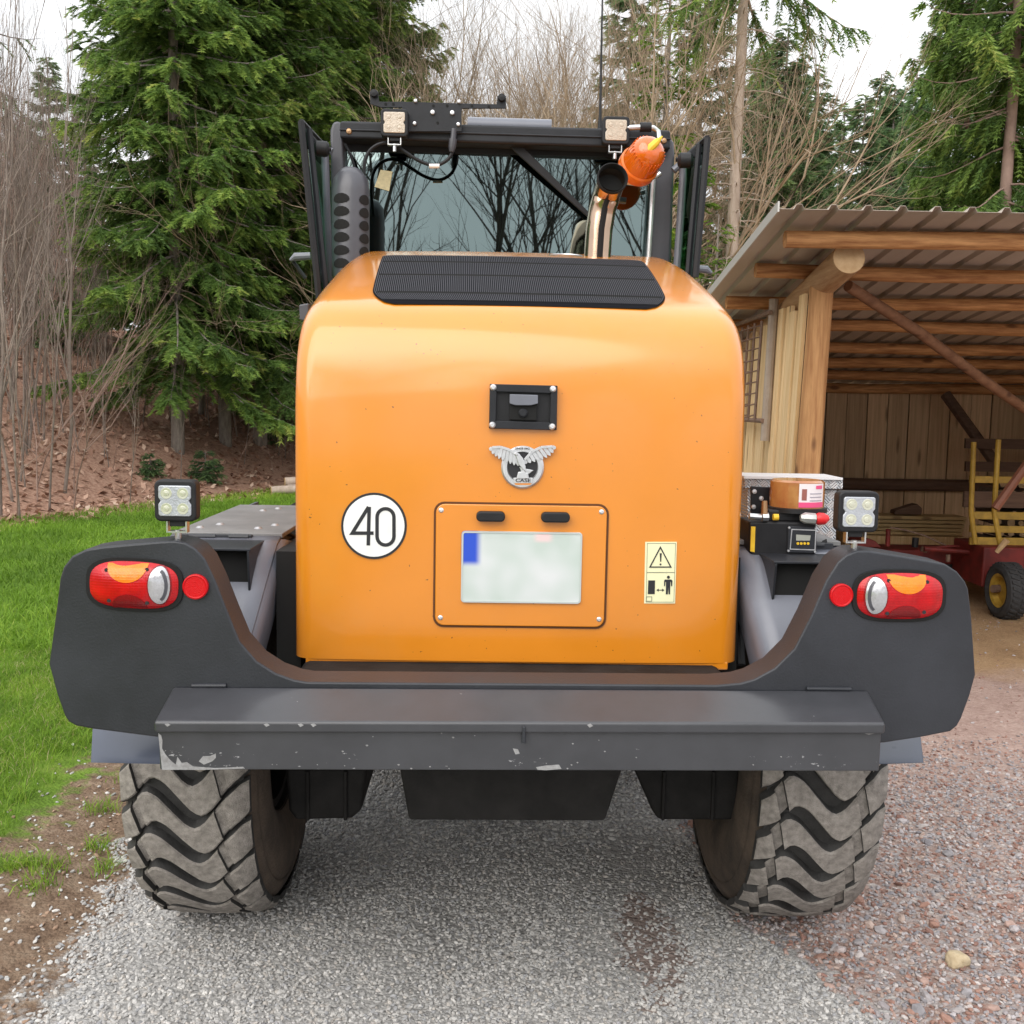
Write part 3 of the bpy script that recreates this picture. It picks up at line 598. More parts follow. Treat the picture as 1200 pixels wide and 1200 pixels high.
# ---- fenders: a sheet that follows the wheel, sloping down to the bumper, then a flat deck
def fender(sg):
    X0 = sg*.70; X1 = sg*1.04; zt = 1.375; mm = lambda a, b: (min(a, b), max(a, b))
    arc = [(2.74,.93),(2.775,1.0),(2.835,1.10),(2.90,1.19),(2.975,1.27),(3.04,1.325),(3.10,1.36),(3.16,1.374)]     # (Y, z) down the back of the wheel
    inner = [.80,.785,.765,.745,.73,.73,.76,.80]
    inner = [.765,.75,.735,.72,.71,.705,.705,.705]
    mb = MB(); vs = []; n = len(arc)
    for (Y, z), xi in zip(arc, inner):
        for k in range(7): vs.append((X1+(sg*xi-X1)*k/6, Y, z))
    fs = [(i*7+k, i*7+k+1, (i+1)*7+k+1, (i+1)*7+k) for i in range(n-1) for k in range(6)]
    mb.add(vs, fs); f = part(mb, 'fender', M['grey_l'], angle=50)
    sm = f.modifiers.new('sheet', 'SOLIDIFY'); sm.thickness = .01; sm.offset = -1 if sg > 0 else 1
    mb = MB(); vs = []          # inner return flange, curling towards the wheel arch
    for (Y, z), xi in zip(arc, inner):
        for dx, dy, dz in ((0,0,.0),(-.012,.012,-.004),(-.018,.05,-.012),(-.018,.16,-.03)): vs.append((sg*(xi+dx), Y+dy, z+dz))
    mb.add(vs, [(i*4+k, i*4+k+1, (i+1)*4+k+1, (i+1)*4+k) for i in range(n-1) for k in range(3)]); part(mb, 'fender_return', M['grey_l'], f, angle=70)
    mb = MB(); mb.box(*mm(sg*.62, sg*.692), 3.02, 4.2, .9, zt-.02); part(mb, 'gap_shade_box', M['void'], f)  # black box added so the gap beside the hood reads as shade
    mb = MB(); mb.box(*mm(X1, X1-sg*.012), 3.16, 4.3, 1.12, zt); part(mb, 'fender_skirt', M['grey_l'], f)
    mb = MB(); mb.box(*mm(sg*.70, X1), 3.155, 4.02, zt+.001, zt+.016); d = part(mb, 'fender_deck', M['deck'], bevel=.003)
    mb = MB(); mb.box(*mm(sg*.79, X1-sg*.03), 3.135, 3.152, zt-.008, zt+.012); part(mb, 'deck_hinge', M['grey'], d, bevel=.002)
    for a, b in ((.80,.86),(.90,.98)):
        mb = MB(); mb.tube([(sg*a,3.138,zt+.006),(sg*b,3.138,zt+.006)], .008, 8); part(mb, 'hinge_knuckle', M['grey'], d)
    if sg < 0:
        for x, Y in ((-.985,3.27),(-.945,3.36),(-.80,3.27),(-.765,3.36),(-.90,3.80),(-.86,3.88)):
            mb = MB(); mb.lathe([(0,.007),(.008,.006),(.012,.002),(.014,0)], (x, Y, zt+.016), (0,0,1), 12); part(mb, 'bolt', M['boltdk'], d)
    # folded air scoop standing out of the sloping sheet
    Y0 = 2.93
    if sg < 0: a, b, z0, z1 = -1.02, LP(292,660,Y0).x, LP(290,700,Y0).z, LP(290,646,Y0).z
    else: a, b, z0, z1 = LP(908,670,Y0).x, 1.02, LP(930,701,Y0).z, LP(930,661,Y0).z
    t = .007; mb = MB(); mb.box(a-.004, b+.004, Y0, 3.16, z1, z1+t)
    side = [(Y0, z1), (Y0+.015, z0), (2.96, z0-.03), (3.14, z1)]; xs = (b-t, b) if sg < 0 else (a, a+t)
    o = [(xs[0], y, z) for y, z in side]+[(xs[1], y, z) for y, z in side]; mb.add(o, [(3,2,1,0),(4,5,6,7),(0,1,5,4),(1,2,6,5),(2,3,7,6),(3,0,4,7)])
    part(mb, 'air_scoop', M['grey'], f, bevel=.002)
    mb = MB(); mb.add([(a, 2.965, z0-.0), (b, 2.965, z0-.0), (b, 3.10, z1-.002), (a, 3.10, z1-.002)], [(0,1,2,3)]); mb.add([(a+.002 if sg<0 else a+t+.001, 2.96, z0), (b-t-.001 if sg<0 else b, 2.96, z0), (b-t-.001 if sg<0 else b, 2.97, z1-.001), (a+.002 if sg<0 else a+t+.001, 2.97, z1-.001)], [(0,1,2,3)]); part(mb, 'scoop_opening', M['void'], f)
fender(-1); fender(1)

# ---- work lights
def work_light(c, s, warm=False, ry=0, stem=.05, bottom=True):
    """c: centre of the lens face in loader drawing coordinates, s: side"""
    x, Y, z = c; h = s/2
    mb = MB(); mb.prism(rrect(x-h, x+h, z-h, z+h, s*.15, 5), Y, Y+s*.42); b = part(mb, 'work_light', M['black'], bevel=.006, seg=3)
    for q in range(5):
        pass
    k = h*.78; dh = h*.74
    out = [(-.9,1),(-.0-.12,1),(.12,1),(.9,1),(1,.9),(1,.22),(.86,.0),(1,-.22),(1,-.9),(.9,-1),(-.9,-1),(-1,-.9),(-1,-.22),(-.86,0),(-1,.22),(-1,.9)]
    mb = MB(); mb.prism([(x+a*k, z+e*dh) for a, e in out], Y-.004, Y+.004); part(mb, 'lens', M['ledw' if warm else 'led'], b, bevel=.003)
    for a in (-.5,.5):
        for e in (-.5,.5):
            mb = MB(); mb.lathe([(0,-.0065),(h*.13,-.006),(h*.15,-.0045),(h*.26,-.0048),(h*.29,-.003)], (x+a*k, Y, z+e*dh), (0,1,0), 18); part(mb, 'led', M['ledw' if warm else 'bulb'], b)
    mb = MB(); mb.box(x-h*.36, x+h*.36, Y+.012, Y+.03, z-h-.014, z-h+.004); part(mb, 'lamp_foot', M['black'], b, bevel=.002)
    mb = MB(); g = h*.42
    mb.box(x-g-.004, x-g, Y+.01, Y+.034, z-h-.03, z-h+.006); mb.box(x+g, x+g+.004, Y+.01, Y+.034, z-h-.03, z-h+.006); mb.box(x-g+.0005, x+g-.0005, Y+.01, Y+.034, z-h-.03, z-h-.026)
    mb.lathe([(.008,0),(.008,-stem)], (x, Y+.022, z-h-.024), (0,0,1), 10, caps=True); part(mb, 'lamp_bracket', M['steel'], b)
    return b
p = LP(205,587,BF+.03); work_light(p, .107, stem=.06)
p = LP(1006.5,600,BF+.03); work_light(p, .107, stem=.06)
# ---- wheels
RT = .675
def build_wheel(loc):
    wh = empty('wheel', loc, 0, loader); WM.pop(wh, None)
    mk = lambda mb, name, m, **k: mb.build(name, m, wh, xf=Matrix(), **k)
    half = [(0,.640),(.10,.639),(.15,.634),(.178,.622),(.198,.590),(.203,.575),(.203,.570),(.199,.565),(.207,.55),(.212,.53),(.215,.47),(.206,.41),(.188,.36),(.17,.335)]
    prof = [(r, -x) for x, r in half[::-1]]+[(r, x) for x, r in half[1:]]
    mb = MB(); mb.lathe(prof, (0,0,0), (1,0,0), 72); mk(mb, 'tyre', M['mudwall'], angle=60)
    # tread lugs: zigzag bars with a broken shoulder
    nl = 30; mb = MB()
    us = [-1,-.93,-.70,-.56,-.42,-.2,.0,.22,.38,.54,.70,.93,1]
    def wave(u):   # advance round the tyre (metres): low at the left edge, crest, trough, high at the right edge
        pts = [(-1,-.040),(-.78,.0),(-.58,.052),(-.46,.056),(-.30,.035),(.10,-.055),(.24,-.066),(.38,-.045),(.68,.030),(1,.085)]
        return float(np.interp(u, [a for a, b in pts], [b for a, b in pts]))
    def rad(u): return .675-.010*u*u-.022*max(0, abs(u)-.8)/.2
    segs = [(-1.0,-.71),(-.63,.40),(.48,1.0)]; low = [(-.71,-.63),(.40,.48)]
    def bar(builder, ua, ub, dr, th, n, sh=.06):
        uu = np.linspace(ua, ub, n); vs = []
        for u in uu:
            a0 = wave(u)/.66
            for (tt, rr) in ((-th*1.24, .630), (-th, rad(u)-dr-.006), (-th*.86, rad(u)-dr), (th*.86, rad(u)-dr), (th, rad(u)-dr-.006), (th*1.24, .630)):
                a = base+a0+tt/.66; r = rr if rr != .630 else .630-.016*max(0,abs(u)-.75)*4*.5
                us_ = u+(sh*tt/th if abs(u) < .99 else 0); vs.append((us_*.193, -r*math.cos(a), r*math.sin(a)))
        k = 6; fs = []; mi = []
        for i in range(n-1):
            for j in range(5): fs.append((i*k+j, i*k+j+1, (i+1)*k+j+1, (i+1)*k+j)); mi.append(0 if 1 <= j <= 3 else 1)
        fs += [tuple(range(k)), tuple((n-1)*k+j for j in range(k-1,-1,-1))]; mi += [1, 1]
        o = len(builder.v); builder.v += vs; builder.f += [tuple(i+o for i in f) for f in fs]; builder.m += mi
    for q in range(nl):
        base = 2*math.pi*q/nl
        bar(mb, -1.0, -.76, .001, .044, 5, -.06); bar(mb, -.64, .53, 0, .048, 16, -.06); bar(mb, .65, 1.0, .001, .046, 6, -.06)
        bar(mb, -.78, -.62, .019, .042, 3, -.06); bar(mb, .51, .67, .012, .045, 3, -.06)
    mk(mb, 'tread', [M['dust'], M['rubber']], angle=40)
    mb = MB(); mb.lathe([(.6325,-.175),(.6405,-.1),(.641,0),(.6405,.1),(.6325,.175)], (0,0,0), (1,0,0), 72); mk(mb, 'tread_base', M['rubber'], angle=60)
    mb = MB(); mb.lathe([(.338,-.175),(.33,-.15),(.30,-.15),(.29,.02),(.12,.04),(.12,.05),(.29,.04),(.30,.15),(.33,.15),(.338,.175)], (0,0,0), (1,0,0), 48); mk(mb, 'rim', M['chassis'], angle=40)
    mb = MB(); mb.lathe([(0,-.17),(.16,-.17),(.19,-.13),(.19,.13),(.16,.17),(0,.17)], (0,0,0), (1,0,0), 28); mk(mb, 'hub', M['chassis'], angle=40)
    return wh
TX = .925
pl = [LP(142,905,2.97).x, LP(1040,905,2.97).x]; tcx = sum(pl)/2; TX = (pl[1]-pl[0])/2-.178
wheel = build_wheel((tcx-TX, 0, .668))
WB = 2.75
for x, y in ((tcx+TX, 0), (tcx-TX, WB), (tcx+TX, WB)):
    c = copy_tree(wheel); c.location = (x, y, .668); c.rotation_euler = (.11*(x > tcx)+.3*(y > 1), 0, 0)
# ---- underbody
mb = MB(); mb.prism(poly([(468,900),(730,900),(709,963),(479,962)], 2.9), 2.9, 3.5); part(mb, 'belly_tank', M['chassis'], bevel=.01)
for pts in ([(334,900),(430,900),(424,950),(412,960),(346,962),(338,950)],[(742,900),(868,900),(866,955),(858,962),(772,962),(764,950)]):
    mb = MB(); mb.prism(poly(pts, 3.3), 3.3, 3.95); h = part(mb, 'axle_housing', M['chassis'], bevel=.015, seg=3)
    a, b = pts[0][0], pts[1][0]
    for f in (.28,.74):
        q = LP(a+(b-a)*f, 930, 3.3); mb = MB(); mb.box(q.x-.006, q.x+.006, 3.288, 3.305, q.z-.09, q.z+.08); part(mb, 'housing_rib', M['chassis'], h, bevel=.004)
mb = MB(); mb.tube([(-.75,AX,.668),(.75,AX,.668)], .15, 16); part(mb, 'rear_axle', M['chassis'])
mb = MB(); mb.tube([(-.75,AX+WB,.668),(.75,AX+WB,.668)], .15, 16); part(mb, 'front_axle', M['chassis'])
mb = MB(); mb.box(-.60,.62,BF+BT+.002,4.4,.93,1.045); part(mb, 'chassis_beam', M['chassis'], bevel=.02)
mb = MB(); mb.box(-.36,.38,4.3,6.6,.62,1.05); part(mb, 'front_frame', M['chassis'], bevel=.02)
mb = MB(); mb.box(HX-HW+.05,HX+HW-.05,HF+.12,4.42,1.047,1.5); part(mb, 'engine_block', M['void'])
for s_ in (-1, 1):  # unseen boxes, mudguards and arms, added to shade the ground underneath
    mb = MB(); mb.box(min(s_*.62,s_*1.08), max(s_*.62,s_*1.08), 4.55, 5.75, .45, 1.28); part(mb, 'unseen_side_box', M['chassis'], bevel=.03)
    mb = MB(); mb.box(min(s_*.60,s_*1.12), max(s_*.60,s_*1.12), 5.8, 7.1, 1.40, 1.44); part(mb, 'unseen_mudguard', M['grey'], bevel=.01)
    mb = MB(); mb.slab([(s_*.36,6.1,1.75),(s_*.36,6.5,1.85),(s_*.36,8.0,.75),(s_*.36,7.8,.5)], (1,0,0), .08*s_); part(mb, 'unseen_lift_arm', M['orange'], bevel=.01)
mb = MB(); mb.prism([(-1.2,.12),(1.2,.12),(1.2,1.15),(-1.2,1.15)], 7.95, 8.0); mb.box(-1.2,1.2,8.0,8.9,.06,.11); part(mb, 'unseen_bucket', M['grey'], bevel=.01)  # out of view, added to block light coming in from the front
# hoses showing in the gaps beside the hood
for sg in (-1, 1):
    for k in range(4):
        x = HX+sg*(HW+.02); mb = MB(); mb.tube([(x+sg*.015,3.05+.12*k,1.02+.02*k),(x+sg*.02,3.12+.12*k,1.14),(x+sg*.0,3.3+.12*k,1.24-.02*k),(x-sg*.03,3.7,1.30)], .014, 8)
        part(mb, 'hose', M['black'])
# bolts / rubber feet on the counterweight top, left corner light scrape

# ---- cab
CY = 4.52
def P3(lst, Y): return [LP(x, y, Y) for x, y in lst]
def cab():
    gl, gr = LP(404,300,CY).x, LP(757,300,CY).x; zt = LP(580,160,CY).z; zb = 1.75
    # rear window
    mb = MB(); mb.prism([(gl,zb),(gr,zb),(gr,LP(757,172,CY).z),(gl,LP(404,163,CY).z)], CY, CY+.006); win = part(mb, 'rear_window', M['glass'])
    mb = MB(); 
    for (a, b, c, d) in ((404,163,757,171),):
        A, B = LP(a,b,CY), LP(c,d,CY); mb.hexa([(A.x,CY-.004,A.z-.05),(B.x,CY-.004,B.z-.05),(B.x,CY-.001,B.z-.05),(A.x,CY-.001,A.z-.05),(A.x,CY-.004,A.z),(B.x,CY-.004,B.z),(B.x,CY-.001,B.z),(A.x,CY-.001,A.z)])
    part(mb, 'window_border', M['black'], win)
    # pillars
    def pillar(pts, depth, name):
        mb = MB(); mb.prism(poly(pts, CY-.06), CY-.06, CY+depth); return part(mb, name, M['pillar'], bevel=.02, seg=3)
    pillar([(388,330),(387,152),(390,143),(396,141),(402,146),(408,330)], .1, 'cab_pillar')
    pillar([(756,330),(770,168),(774,158),(782,156),(790,166),(791,180),(786,330)], .1, 'cab_pillar')
    mb = MB(); a, b, c, d = P3([(757,330),(767,175),(769,175),(760,330)], CY-.075); mb.tube([((a+d)/2), ((b+c)/2)], .010, 8); part(mb, 'grab_rail', M['zinc'])
    # cross beam
    A, B = LP(398,141,4.40), LP(786,152,4.40); A2, B2 = LP(398,162,4.40), LP(786,175,4.40)
    mb = MB(); mb.hexa([(A2.x,4.40,A2.z),(B2.x,4.40,B2.z),(B2.x,4.5,B2.z),(A2.x,4.5,A2.z),(A.x,4.40,A.z),(B.x,4.40,B.z),(B.x,4.5,B.z),(A.x,4.5,A.z)]); beam = part(mb, 'light_bar', M['blackp'], bevel=.012, seg=3)
    q0, q1 = LP(398,152,4.398), LP(786,163,4.398); mb = MB(); mb.tube([q0, q1], .004, 6); part(mb, 'bar_fold', M['blackp'], beam)
    for x, y in ((409,154),(778,165)):
        mb = MB(); mb.lathe([(0,-.008),(.010,-.006),(.013,0)], LP(x,y,4.40), (0,1,0), 12); part(mb, 'bolt', M['copper'], beam)
    # roof behind the beam
    A, B = LP(548,147,4.72), LP(646,150,4.72); mb = MB(); mb.tube([A, (A+B)/2, B], .036, 14); part(mb, 'roof_tube', M['grey_l'])
    roof_z = LP(580,158,4.6).z
    mb = MB(); mb.box(-.72,.70,4.62,6.1,roof_z-.06,roof_z+.02); part(mb, 'cab_roof', M['grey'], bevel=.03, seg=3)
    mb = MB(); mb.box(-.72,.70,4.6,6.1,1.30,1.74); part(mb, 'cab_floor', M['void'])
    mb = MB()
    for x in (-.70,.68): mb.box(x-.03,x+.03,6.03,6.1,1.7,roof_z-.06)
    mb.box(-.67,.65,6.04,6.09,1.7,1.95); part(mb, 'front_frame', M['black'])
    mb = MB(); mb.box(-.665,.645,6.055,6.062,1.951,roof_z-.062); part(mb, 'windscreen', M['glass_g'])
    mb = MB(); mb.box(-.25,.25,5.1,5.22,1.74,2.3); mb.box(-.25,.25,5.22,5.6,1.74,2.0); part(mb, 'seat', M['void'], bevel=.05, seg=3)
    # camera / sensor plate on top of the beam
    Y = 4.37
    pts = [(433,107),(443,107),(444,119),(471,119),(593,128) if False else (471,119),(542,121),(582,122),(583,112),(593,112),(593,127),(541,127),(541,154),(471,154),(471,126),(447,126),(434,122)]
    mb = MB(); mb.prism(poly(pts, Y), Y, Y+.008); pl_ = part(mb, 'mount_plate', M['blackp'], bevel=.0015)
    for x, y, r in ((487,118.5,.0075),(538,119.5,.0075),(507,132,.010),(530,132.5,.010),(486,145,.008),(537,146,.008)):
        mb = MB(); mb.lathe([(0,-.012),(r*.8,-.011),(r,-.006),(r,.001)], LP(x,y,Y), (0,1,0), 12); part(mb, 'bolt', M['zinc'], pl_)
    for x, y in ((508,124),(524,124),(513,144),(452,122),(461,122),(553,124),(573,125)):
        mb = MB(); mb.lathe([(0,-.0012),(.006,-.0012),(.006,.001)], LP(x,y,Y), (0,1,0), 10); part(mb, 'plate_hole', M['void'], pl_)
    for x in (438.5,588):
        q = LP(x, 110 if x < 500 else 115, Y); mb = MB(); mb.lathe([(0,-.02),(.014,-.018),(.016,-.01),(.016,.02)], (q.x,q.y,q.z), (0,1,0), 14); part(mb, 'end_stop', M['black'], pl_)
    # cable loop
    cab_pts = [(534,150),(533,165),(531,178),(524,189),(510,195),(492,190),(473,178),(460,170),(446,170),(434,178),(428,192),(427,215),(430,240)]
    sp = smooth_poly([(p.x, p.z) for p in P3(cab_pts, 4.40)], 4); mb = MB(); mb.tube([(a, 4.40-.02, b) for a, b in sp], .0075, 8); cb = part(mb, 'cable', M['black'])
    mb = MB(); mb.tube(P3([(532,151),(531,163)], 4.375), .012, 10); mb.tube(P3([(531,163),(530,172),(529,178)], 4.375), [.017,.016,.010], 10); part(mb, 'plug', M['pillar'], cb)
    mb = MB(); mb.tube(P3([(503,194.5),(515,194.5)], 4.377), .0095, 8); part(mb, 'cable_label', M['white'], cb)
    sp = smooth_poly([(p.x, p.z) for p in P3([(404,168),(412,185),(418,210),(417,240),(412,290)], 4.43)], 4); mb = MB(); mb.tube([(a, 4.43, b) for a, b in sp], .006, 6); part(mb, 'cable', M['black'])
    # lights on the beam
    work_light(LP(462,143.5,4.33), .112, True, stem=.03); work_light(LP(722,152.5,4.33), .112, True, stem=.03)
    # aerial
    A, B = LP(703,153,4.5), LP(705.5,20,4.5); mb = MB(); mb.tube([A, A+(B-A)*.15, B+(B-A)*.35], [.011,.006,.003], 8); part(mb, 'aerial', M['black'])
    # wiper
    A, B = LP(598,165,4.45), LP(690,252,4.47); d = (B-A); mb = MB(); n = Vector((-d.z,0,d.x)).normalized()*.016
    mb.slab([A+n*1.3, A-n*1.3, B-n*.6, B+n*.6], (0,1,0), .012); part(mb, 'wiper_arm', M['black'], bevel=.003)
    mb = MB(); mb.slab(P3([(446,199),(460,201),(456,224),(439,219)], CY-.006), (0,-1,0), .001); part(mb, 'window_note', M['paper'])
    # louvred intake stack
    A, B = LP(411,325,4.22), LP(411,225,4.22); r = (LP(434,260,4.22).x-LP(390,260,4.22).x)/2
    mb = MB(); mb.tube([A, B, B+Vector((0,.01,.045)), B+Vector((0,.02,.072)), B+Vector((0,.03,.085))], [r, r, r*.93, r*.66, r*.2], 32); st = part(mb, 'intake_stack', M['pillar'], angle=50)
    for i in range(6):
        for px, w_ in ((402,.060),(429,.046)):
            q = LP(px, 237+i*15+(1 if px > 410 else 0), 4.22); a0 = math.asin(max(-.95,min(.95,(q.x-A.x)/r)))
            mb = MB(); vs = []
            n = 14
            for j in range(n):
                t = 2*math.pi*j/n; da = w_/r*.62*math.cos(t); dz = .023*math.sin(t)*(1 if math.sin(t) > 0 else .7)
                for u in (1,.66,.33): vs.append(((r+.002)*math.sin(a0+da*u)+A.x, A.y-(r+.002)*math.cos(a0+da*u), q.z+dz*u))
            c_ = (r+.002); mb.add(vs+[(c_*math.sin(a0)+A.x, A.y-c_*math.cos(a0), q.z)], [(3*j,3*((j+1)%n),3*((j+1)%n)+1,3*j+1) for j in range(n)]+[(3*j+1,3*((j+1)%n)+1,3*((j+1)%n)+2,3*j+2) for j in range(n)]+[(3*j+2,3*((j+1)%n)+2,3*n) for j in range(n)]); part(mb, 'louvre', M['void'], st, smooth=False)
    # exhaust
    pts = P3([(700,330),(700,300),(702,270),(706,245),(711,228),(714,216)], 4.08)
    pts[4].y -= .02; pts[5].y -= .09; pts[3].y += .0
    s3 = []
    for i in range(len(pts)-1):
        for t in (0,.33,.66): s3.append(pts[i].lerp(pts[i+1], t))
    s3.append(pts[-1]); r = .053
    mb = MB(); mb.tube(s3, r, 24, caps=False); ex = part(mb, 'exhaust_pipe', M['chrome'], angle=60)
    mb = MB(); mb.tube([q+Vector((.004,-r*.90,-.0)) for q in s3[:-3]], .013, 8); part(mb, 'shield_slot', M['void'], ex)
    d = (s3[-1]-s3[-2]).normalized(); d = (d+Vector((0,-.9,-.1))).normalized()
    mb = MB(); mb.lathe([(r*1.0,-.05),(r*1.10,-.01),(r*1.13,.0),(r*1.06,.004),(r*1.0,-.002),(r*.95,-.06),(0,-.065)], s3[-1]-d*-.012, d, 28); part(mb, 'exhaust_outlet', M['void'], ex, angle=50)
    # rotating beacon on its bent pipe
    A = LP(735,150,4.34); pth = [A, LP(752,149,4.34), LP(766,150,4.34), LP(771,154,4.34), LP(773,166,4.33)]
    mb = MB(); mb.tube(pth, .011, 10); bp = part(mb, 'beacon_stalk', M['steel'])
    mb = MB(); mb.tube([LP(750,149,4.34), LP(763,149,4.34)], .019, 14); part(mb, 'stalk_clamp', M['black'], bp)
    c = LP(748.5,194,4.27); ax = Vector((.27,-.82,.36)).normalized(); rr = .080
    mb = MB(); mb.lathe([(0,-.035),(rr*.8,-.035),(rr*.98,-.03),(rr*1.03,-.02),(rr*1.03,.012),(rr*.96,.02)], c, ax, 32); bb = part(mb, 'beacon_base', M['beaconb'])
    mb = MB(); mb.lathe([(rr*.95,.018),(rr*.93,.045),(rr*.87,.085),(rr*.78,.108),(rr*.60,.126),(rr*.35,.135),(0,.138)], c, ax, 32); part(mb, 'beacon_dome', M['beacon'], bb, angle=60)
    mb = MB()
    for j in range(28):
        a = 2*math.pi*j/28; u = ax.cross(Vector((0,0,1))).normalized(); v = ax.cross(u); e = u*math.cos(a)+v*math.sin(a); mb.tube([c+e*rr*.915+ax*.03, c+e*rr*.855+ax*.10], .0022, 4)
    part(mb, 'dome_rib', M['beaconb'], bb)
    e = LP(766,178,4.25)-LP(752,192,4.25); m_ = c+ax*.152; u = e.normalized(); m_ += u*.006
    mb = MB(); a = m_-u*.045-ax*.014; b = m_+u*.045-ax*.020
    mb.tube([a, a.lerp(b,.25), a.lerp(b,.6), b], [.010,.017,.015,.003], 10); part(mb, 'beacon_mirror', M['yellow'], bb)
    mb = MB(); mb.tube(P3([(733,212),(748,214)], 4.33), .015, 10); part(mb, 'beacon_cable', M['zinc'], bb)
    mb = MB(); mb.tube(P3([(764,208),(770,206),(774,203)], 4.36), .010, 8); part(mb, 'beacon_cable', M['zinc'], bb)
    # wide opened side doors
    def door(o_t, o_b, i_t, i_b, sg):
        Yo, Yi = 4.12, 4.62
        a, b, c_, d_ = LP(*o_t,Yo), LP(*o_b,Yo), LP(*i_b,Yi), LP(*i_t,Yi); nn = (b-a).cross(d_-a).normalized()
        mb = MB(); mb.slab([a,b,c_,d_], nn, .006); g = part(mb, 'side_door', M['glass_g'])
        mb = MB(); mb.tube([a.lerp(b,-.0), b], .014, 6); mb.tube([a, d_], .013, 6); part(mb, 'door_frame', M['black'], g, angle=50)
        off = Vector((sg*-.028,.02,0)); mb = MB(); mb.tube([a+off-Vector((0,0,.02)), b+off], .012, 6); part(mb, 'door_seal', M['blackp'], g)
        return g
    def slab4(o, Y0, name, m, par=None, dy=.02, bev=.004):
        mb = MB(); mb.slab(P3(o, Y0), (0,1,0), dy); return part(mb, name, m, par, bevel=bev)
    dl = door((353,143),(374,350),(384,176),(391,350),-1)
    slab4([(350,140),(375,168),(380,184),(360,172)], 4.2, 'door_corner', M['blackp'], dl)
    q = LP(372,174,4.25); mb = MB(); mb.lathe([(.022,0),(.030,.01),(.030,.05),(.02,.06)], LP(368,174,4.2), (1,.1,0), 14, caps=True); mb.tube(P3([(375,174),(388,175)],4.24), .009, 8); part(mb, 'door_latch', M['black'], dl)
    mb = MB(); mb.tube(P3([(389,178),(384,176),(381,182),(382,215),(384,270),(387,330)], 4.38), .016, 10); part(mb, 'handrail', M['grey_l'])
    dr = door((829,162),(815,325),(797,190),(790,335),1)
    slab4([(829,158),(800,184),(797,196),(824,178)], 4.2, 'door_corner', M['blackp'], dr)
    mb = MB(); mb.lathe([(.022,0),(.030,.01),(.030,.05),(.02,.06)], LP(812,188,4.2), (-1,.1,0), 14, caps=True); mb.tube(P3([(804,188),(792,187)],4.24), .009, 8); part(mb, 'door_latch', M['black'], dr)
    mb = MB(); mb.tube(P3([(789,200),(796,194),(800,197),(800,210),(797,260),(792,330)], 4.38), .016, 10); part(mb, 'handrail', M['grey_l'])
    for a, b, c_ in (((364,300),(346,301),(340,305)),((817,315),(828,316),(834,320))):
        mb = MB(); mb.tube(P3([a,b,c_], 4.3), [.015,.017,.006], 10); part(mb, 'mirror_arm', M['grey_l'])
    mb = MB(); mb.tube(P3([(343,306),(358,326)], 4.32), .008, 8); part(mb, 'mirror_arm', M['black'])
    slab4([(350,357),(362,355),(362,378),(351,375)], 4.0, 'side_lamp', M['pillar'], None, .06, .006)
cab()
